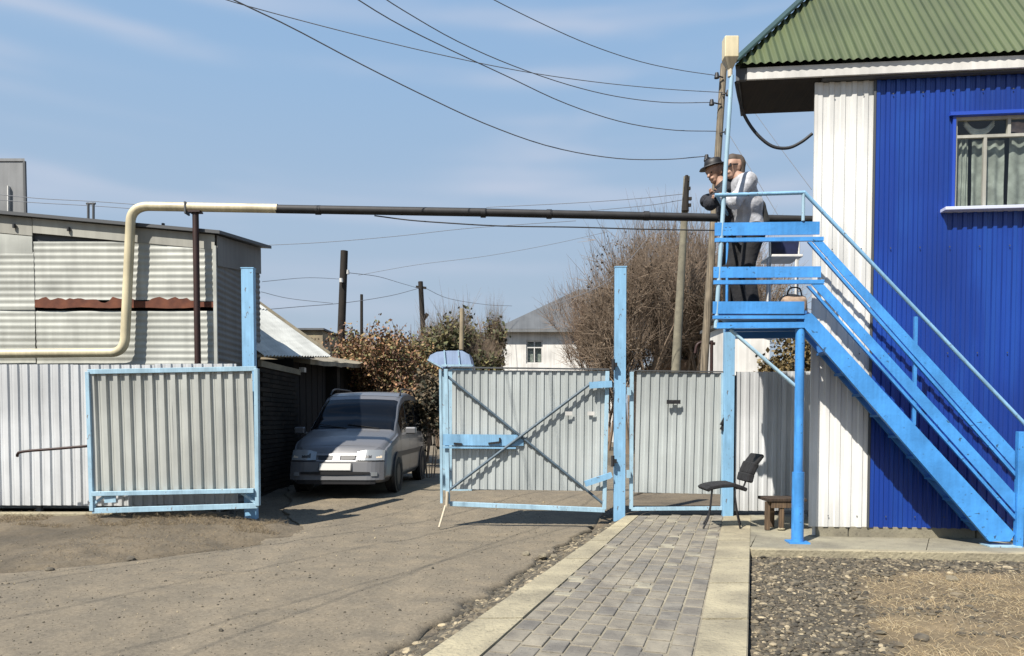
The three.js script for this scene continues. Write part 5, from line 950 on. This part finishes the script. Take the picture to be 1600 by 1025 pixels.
{ // low roofs and chimneys behind the pedestrian gate
  const z = 30, o = thing('pink_house', 'low pinkish house with a sloping roof behind the pedestrian gate', 'house', at(1050, 655, z).setY(0));
  const g = (x, y) => at(x, y, z); partW('wall', prism([g(1005, 578).setY(0), g(1115, 578).setY(0), g(1115, 566), g(1078, 562), g(1040, 562), g(1005, 577)], V(0, 0, -4)), M.pinkPlaster, o);
  partW('roof', prism([g(998, 580), g(1038, 558), g(1042, 560), g(1003, 582)], V(0, 0, -4)), M.slate, o); partW('chimney', [bar(g(1049, 575), g(1049, 553), .4, .4)], M.pinkPlaster, o); partW('chimney', [bar(g(1095, 575), g(1095, 558), .4, .4)], M.beigePlaster, o);
  const p = thing('steel_arm', 'rusty steel post with bent arm beside the wooden power pole', 'post', at(1116, 655, 14).setY(0)); partW('upright', [rod(at(1112, 640, 14).setY(0), at(1112, 532, 14), .03)], M.brownSteel, p); partW('arm', [tube([at(1117, 537, 14), at(1098, 535, 14), at(1090, 538, 14), at(1086, 552, 14)], .03, 20, 6)], M.brownSteel, p);
  const h = thing('white_shack', 'white plastered shack seen beneath the landing', 'building', at(1170, 655, 19).setY(0)); const a = at(1140, 512, 19), b = at(1203, 512, 19);
  partW('wall', [...prism([V(a.x, 0, -19), V(b.x, 0, -19), V(b.x, a.y - .25, -19), V(a.x, a.y + .1, -19)], V(0, 0, -2.5))], M.plaster, h); partW('roof', prism([V(a.x - .1, a.y + .14, -18.9), V(b.x + .1, a.y - .22, -18.9), V(b.x + .1, a.y - .14, -18.9), V(a.x - .1, a.y + .22, -18.9)], V(0, 0, -2.7)), M.greyRoof, h);
}
{ // rounded pale blue canopy behind the braced gate, with a post
  const z = 12.6, o = thing('metal_cabin', 'pale blue metal cabin whose rounded roof shows over the braced gate', 'cabin', at(700, 655, z).setY(0)), pts = [[668, 562], [672, 553], [682, 548], [700, 546], [722, 546], [733, 552], [738, 572]].map(([x, y]) => at(x, y, z));
  const gs = []; for (let k = 0; k < pts.length - 1; k++) gs.push(...prism([pts[k], pts[k + 1], pts[k + 1].clone().add(V(0, -.02, 0)), pts[k].clone().add(V(0, -.02, 0))], V(0, 0, -1.1)));
  gs.push(...prism([...pts, at(736, 576, z), at(690, 576, z)], V(0, 0, -.02))); partW('hood', gs, M.hoodBlue, o); partW('wall', [...prism([at(696, 655, z).setY(0), at(737, 655, z).setY(0), at(737, 574, z), at(696, 574, z)], V(0, 0, -1.05))], M.paleBlue, o); partW('roof_edge', [bar(at(690, 571, z - .04), at(739, 571, z - .04), .03, .03), bar(at(668, 562, z - .03), at(690, 574, z - .03), .03, .02)], M.paleBlue, o); for (const x of [694, 716]) partW('roof_rib', [bar(at(x, 547, z - .02), at(x + 2, 570, z - .02), .02, .014, 0, V(0, 0, 1))], M.paleBlue, o);
  partW('post', [bar(at(694, 655, z + .1).setY(0), at(694, 572, z + .1), .06, .06)], M.paleBlue, o); partW('post', [bar(at(732, 655, z + .1).setY(0), at(732, 572, z + .1), .06, .06)], M.paleBlue, o);
  const m = thing('mint_fence', 'pale mint green board fence behind the van', 'fence', at(628, 655, 20).setY(0)); for (let k = 0; k < 4; k++) { const x0 = 604 + k * 11; partW('board', [bar(at(x0 + 5, 700, 20).setY(0), at(x0 + 5, 610 + (k % 2), 20), .185, .03)], M.mint, m); }
}

// ================================================================ GRAVEL, STONES, DRY GRASS
function stoneGeo(seed) { const g = new THREE.IcosahedronGeometry(1, 1), p = g.attributes.position, R = rng(seed), ox = R() * 50; for (let i = 0; i < p.count; i++) { const x = p.getX(i), y = p.getY(i), z = p.getZ(i), k = .72 + .55 * fbm(x * 1.3 + ox, y * 1.3 + z * 1.7 + ox, seed, 2); p.setXYZ(i, x * k, y * k * .62, z * k); } g.computeVertexNormals(); return g; }
{
  const R = rng(701), mats = [[], [], []], cols = [], q = new THREE.Quaternion(), e = new THREE.Euler(), put = (x, z, s) => { const k = Math.floor(R() * 3); q.setFromEuler(e.set((R() - .5) * .7, R() * 6.3, (R() - .5) * .7)); mats[k].push(new THREE.Matrix4().compose(V(x, groundY(x, z) + s * .18, -z), q.clone(), V(s * (1 + R() * .6), s, s))); };
  for (let k = 0; k < 40000; k++) { // bed by the house
    const z = 3.2 + R() * 3.9, x = pathRo(z) + .02 + R() * 4.6; if (R() < strawAt(x, z) * 1.25 - .02) continue; const zf = 7.12 - (x - 1.9) * .015; if (z > zf) continue; put(x, z, .006 + R() * R() * R() * .030);
  }
  for (let k = 0; k < 15000; k++) { // bank along the drive
    const z = 2.6 + R() * 6.6, d = R(), x = pathLo(z) - .02 - d * .54 + (fbm(z * 2, 3, 703, 2) - .5) * .30 * d; if (x > pathLo(z) - .01 || R() < d * d * .6) continue; put(x, z, .009 + R() * R() * .030);
  }
  for (let k = 0; k < 7000; k++) { const z = 3 + R() * 9, x = -5.5 + R() * 6; if (x > pathLo(z) - .3) continue; const s = .0035 + R() * R() * R() * R() * .020, y = inRoad(x, z) ? roadY(x, z) : groundY(x, z); mats[0].push(new THREE.Matrix4().compose(V(x, y + s * .2, -z), q.setFromEuler(e.set(R(), R() * 6, R())).clone(), V(s, s, s))); }
  const names = ['gravel', 'gravel', 'gravel'];
  mats.forEach((L, k) => { const im = new THREE.InstancedMesh(stoneGeo(711 + k), mat([1, 1, 1], { roughness: .92, map: tCon }), L.length); im.name = numbered('gravel'); L.forEach((m, i) => { im.setMatrixAt(i, m); const t = R(), v = .6 + R() * .8; im.setColorAt(i, t < .18 ? lin(.42 * v, .36 * v, .27 * v) : t < .5 ? lin(.20 * v, .17 * v, .132 * v) : lin(.12 * v, .108 * v, .09 * v)); }); im.castShadow = im.receiveShadow = true; im.userData.kind = 'stuff'; scene.add(im); });
}
{ // dry grass: straw in the bed and tufts under the folded gate leaf
  const R = rng(731), t = new Tris(true), straw = [[.56, .43, .25], [.46, .35, .20], [.40, .32, .19], [.60, .50, .32]], brown = [[.30, .23, .14], [.20, .155, .10], [.36, .28, .17]];
  const blade = (x, z, y, h, cols, lean) => { const a = R() * 6.283, l = lean * (.4 + R()), d = V(Math.cos(a) * l, 1, Math.sin(a) * l).normalize(), w = .0010 + R() * .0012, c = cols[Math.floor(R() * cols.length)], p = V(x, y, -z), m = p.clone().addScaledVector(d, h * .55), e = m.clone().addScaledVector(V(d.x * 2, d.y * .5, d.z * 2).normalize(), h * .5); t.tube(p, m, w, w * .8, 3, c); t.tube(m, e, w * .8, .0004, 3, c); };
  for (let k = 0; k < 26000; k++) { const z = 3.3 + R() * 3.4, x = pathRo(z) + .2 + R() * 4.2, s = strawAt(x, z); if (R() > s * s * 1.25) continue; const cl = fbm(x * 2.2, z * 3, 733, 3); if (R() > cl * 1.5) continue; blade(x, z, groundY(x, z) - .003, .02 + R() * R() * .09, straw, 1.6); }
  for (let k = 0; k < 7500; k++) { const x = -6.8 + R() * 3.9, z = 9.02 + R() * .62; if (fbm(x * 3, z * 3, 741, 2) < .42) continue; blade(x, z, groundY(x, z) - .003, .02 + R() * R() * .11, brown, .9); }
  for (let k = 0; k < 1500; k++) { const z = 7.4 + R() * 1.7, x = -5 + R() * 2; if (inRoad(x, z)) continue; blade(x, z, groundY(x, z) - .003, .015 + R() * .04, brown, 1.4); }
  tag(raw('dry_grass', t.geo(), mat([1, 1, 1], { vertexColors: true, roughness: .9 }), scene), null, null, null, 'stuff');
}
{ // single larger stones
  const R = rng(751), G = [stoneGeo(761), stoneGeo(762), stoneGeo(763)], m = [mat([.36, .32, .25], { roughness: .9, map: tCon }), mat([.17, .15, .125], { roughness: .9, map: tCon })];
  const spots = [[1488, 907, .05, 'pale stone, brightest in the gravel before the blue house', -.075, 0], [1440, 1001, .045, 'dark clod lying on the straw of the bed', -.075, 1], [848, 860, .05, 'pinkish stone heap piece on the gravel bank by the path', -.1, 0], [822, 862, .045, 'flat pale stone at the outer rim of the gravel bank', -.13, 0], [866, 857, .04, 'small pale stone touching the path slabs below the gate shadow', -.08, 0], [204, 858, .05, 'dark clod on the verge near the broken road edge', -.1, 1], [78, 884, .04, 'dark lump at the broken road edge below the white fence', -.12, 1], [625, 1020, .06, 'pale round stone on the gravel bank at the bottom of the photo', -.12, 0]];
  for (const [x, y, s, label, h, k] of spots) { const p = gnd(x, y, h), o = mesh(G[Math.floor(R() * 3)], m[k]); o.name = numbered('stone'); const gy = p.x < pathLo(-p.z) && inRoad(p.x, -p.z) && p.x < pathLo(-p.z) - .35 ? roadY(p.x, -p.z) : groundY(p.x, -p.z); o.position.set(p.x, gy + s * .2, p.z); o.scale.setScalar(s); o.rotation.y = R() * 6; tag(o, label, 'stone'); scene.add(o); }
}
renderer.render(scene, camera);
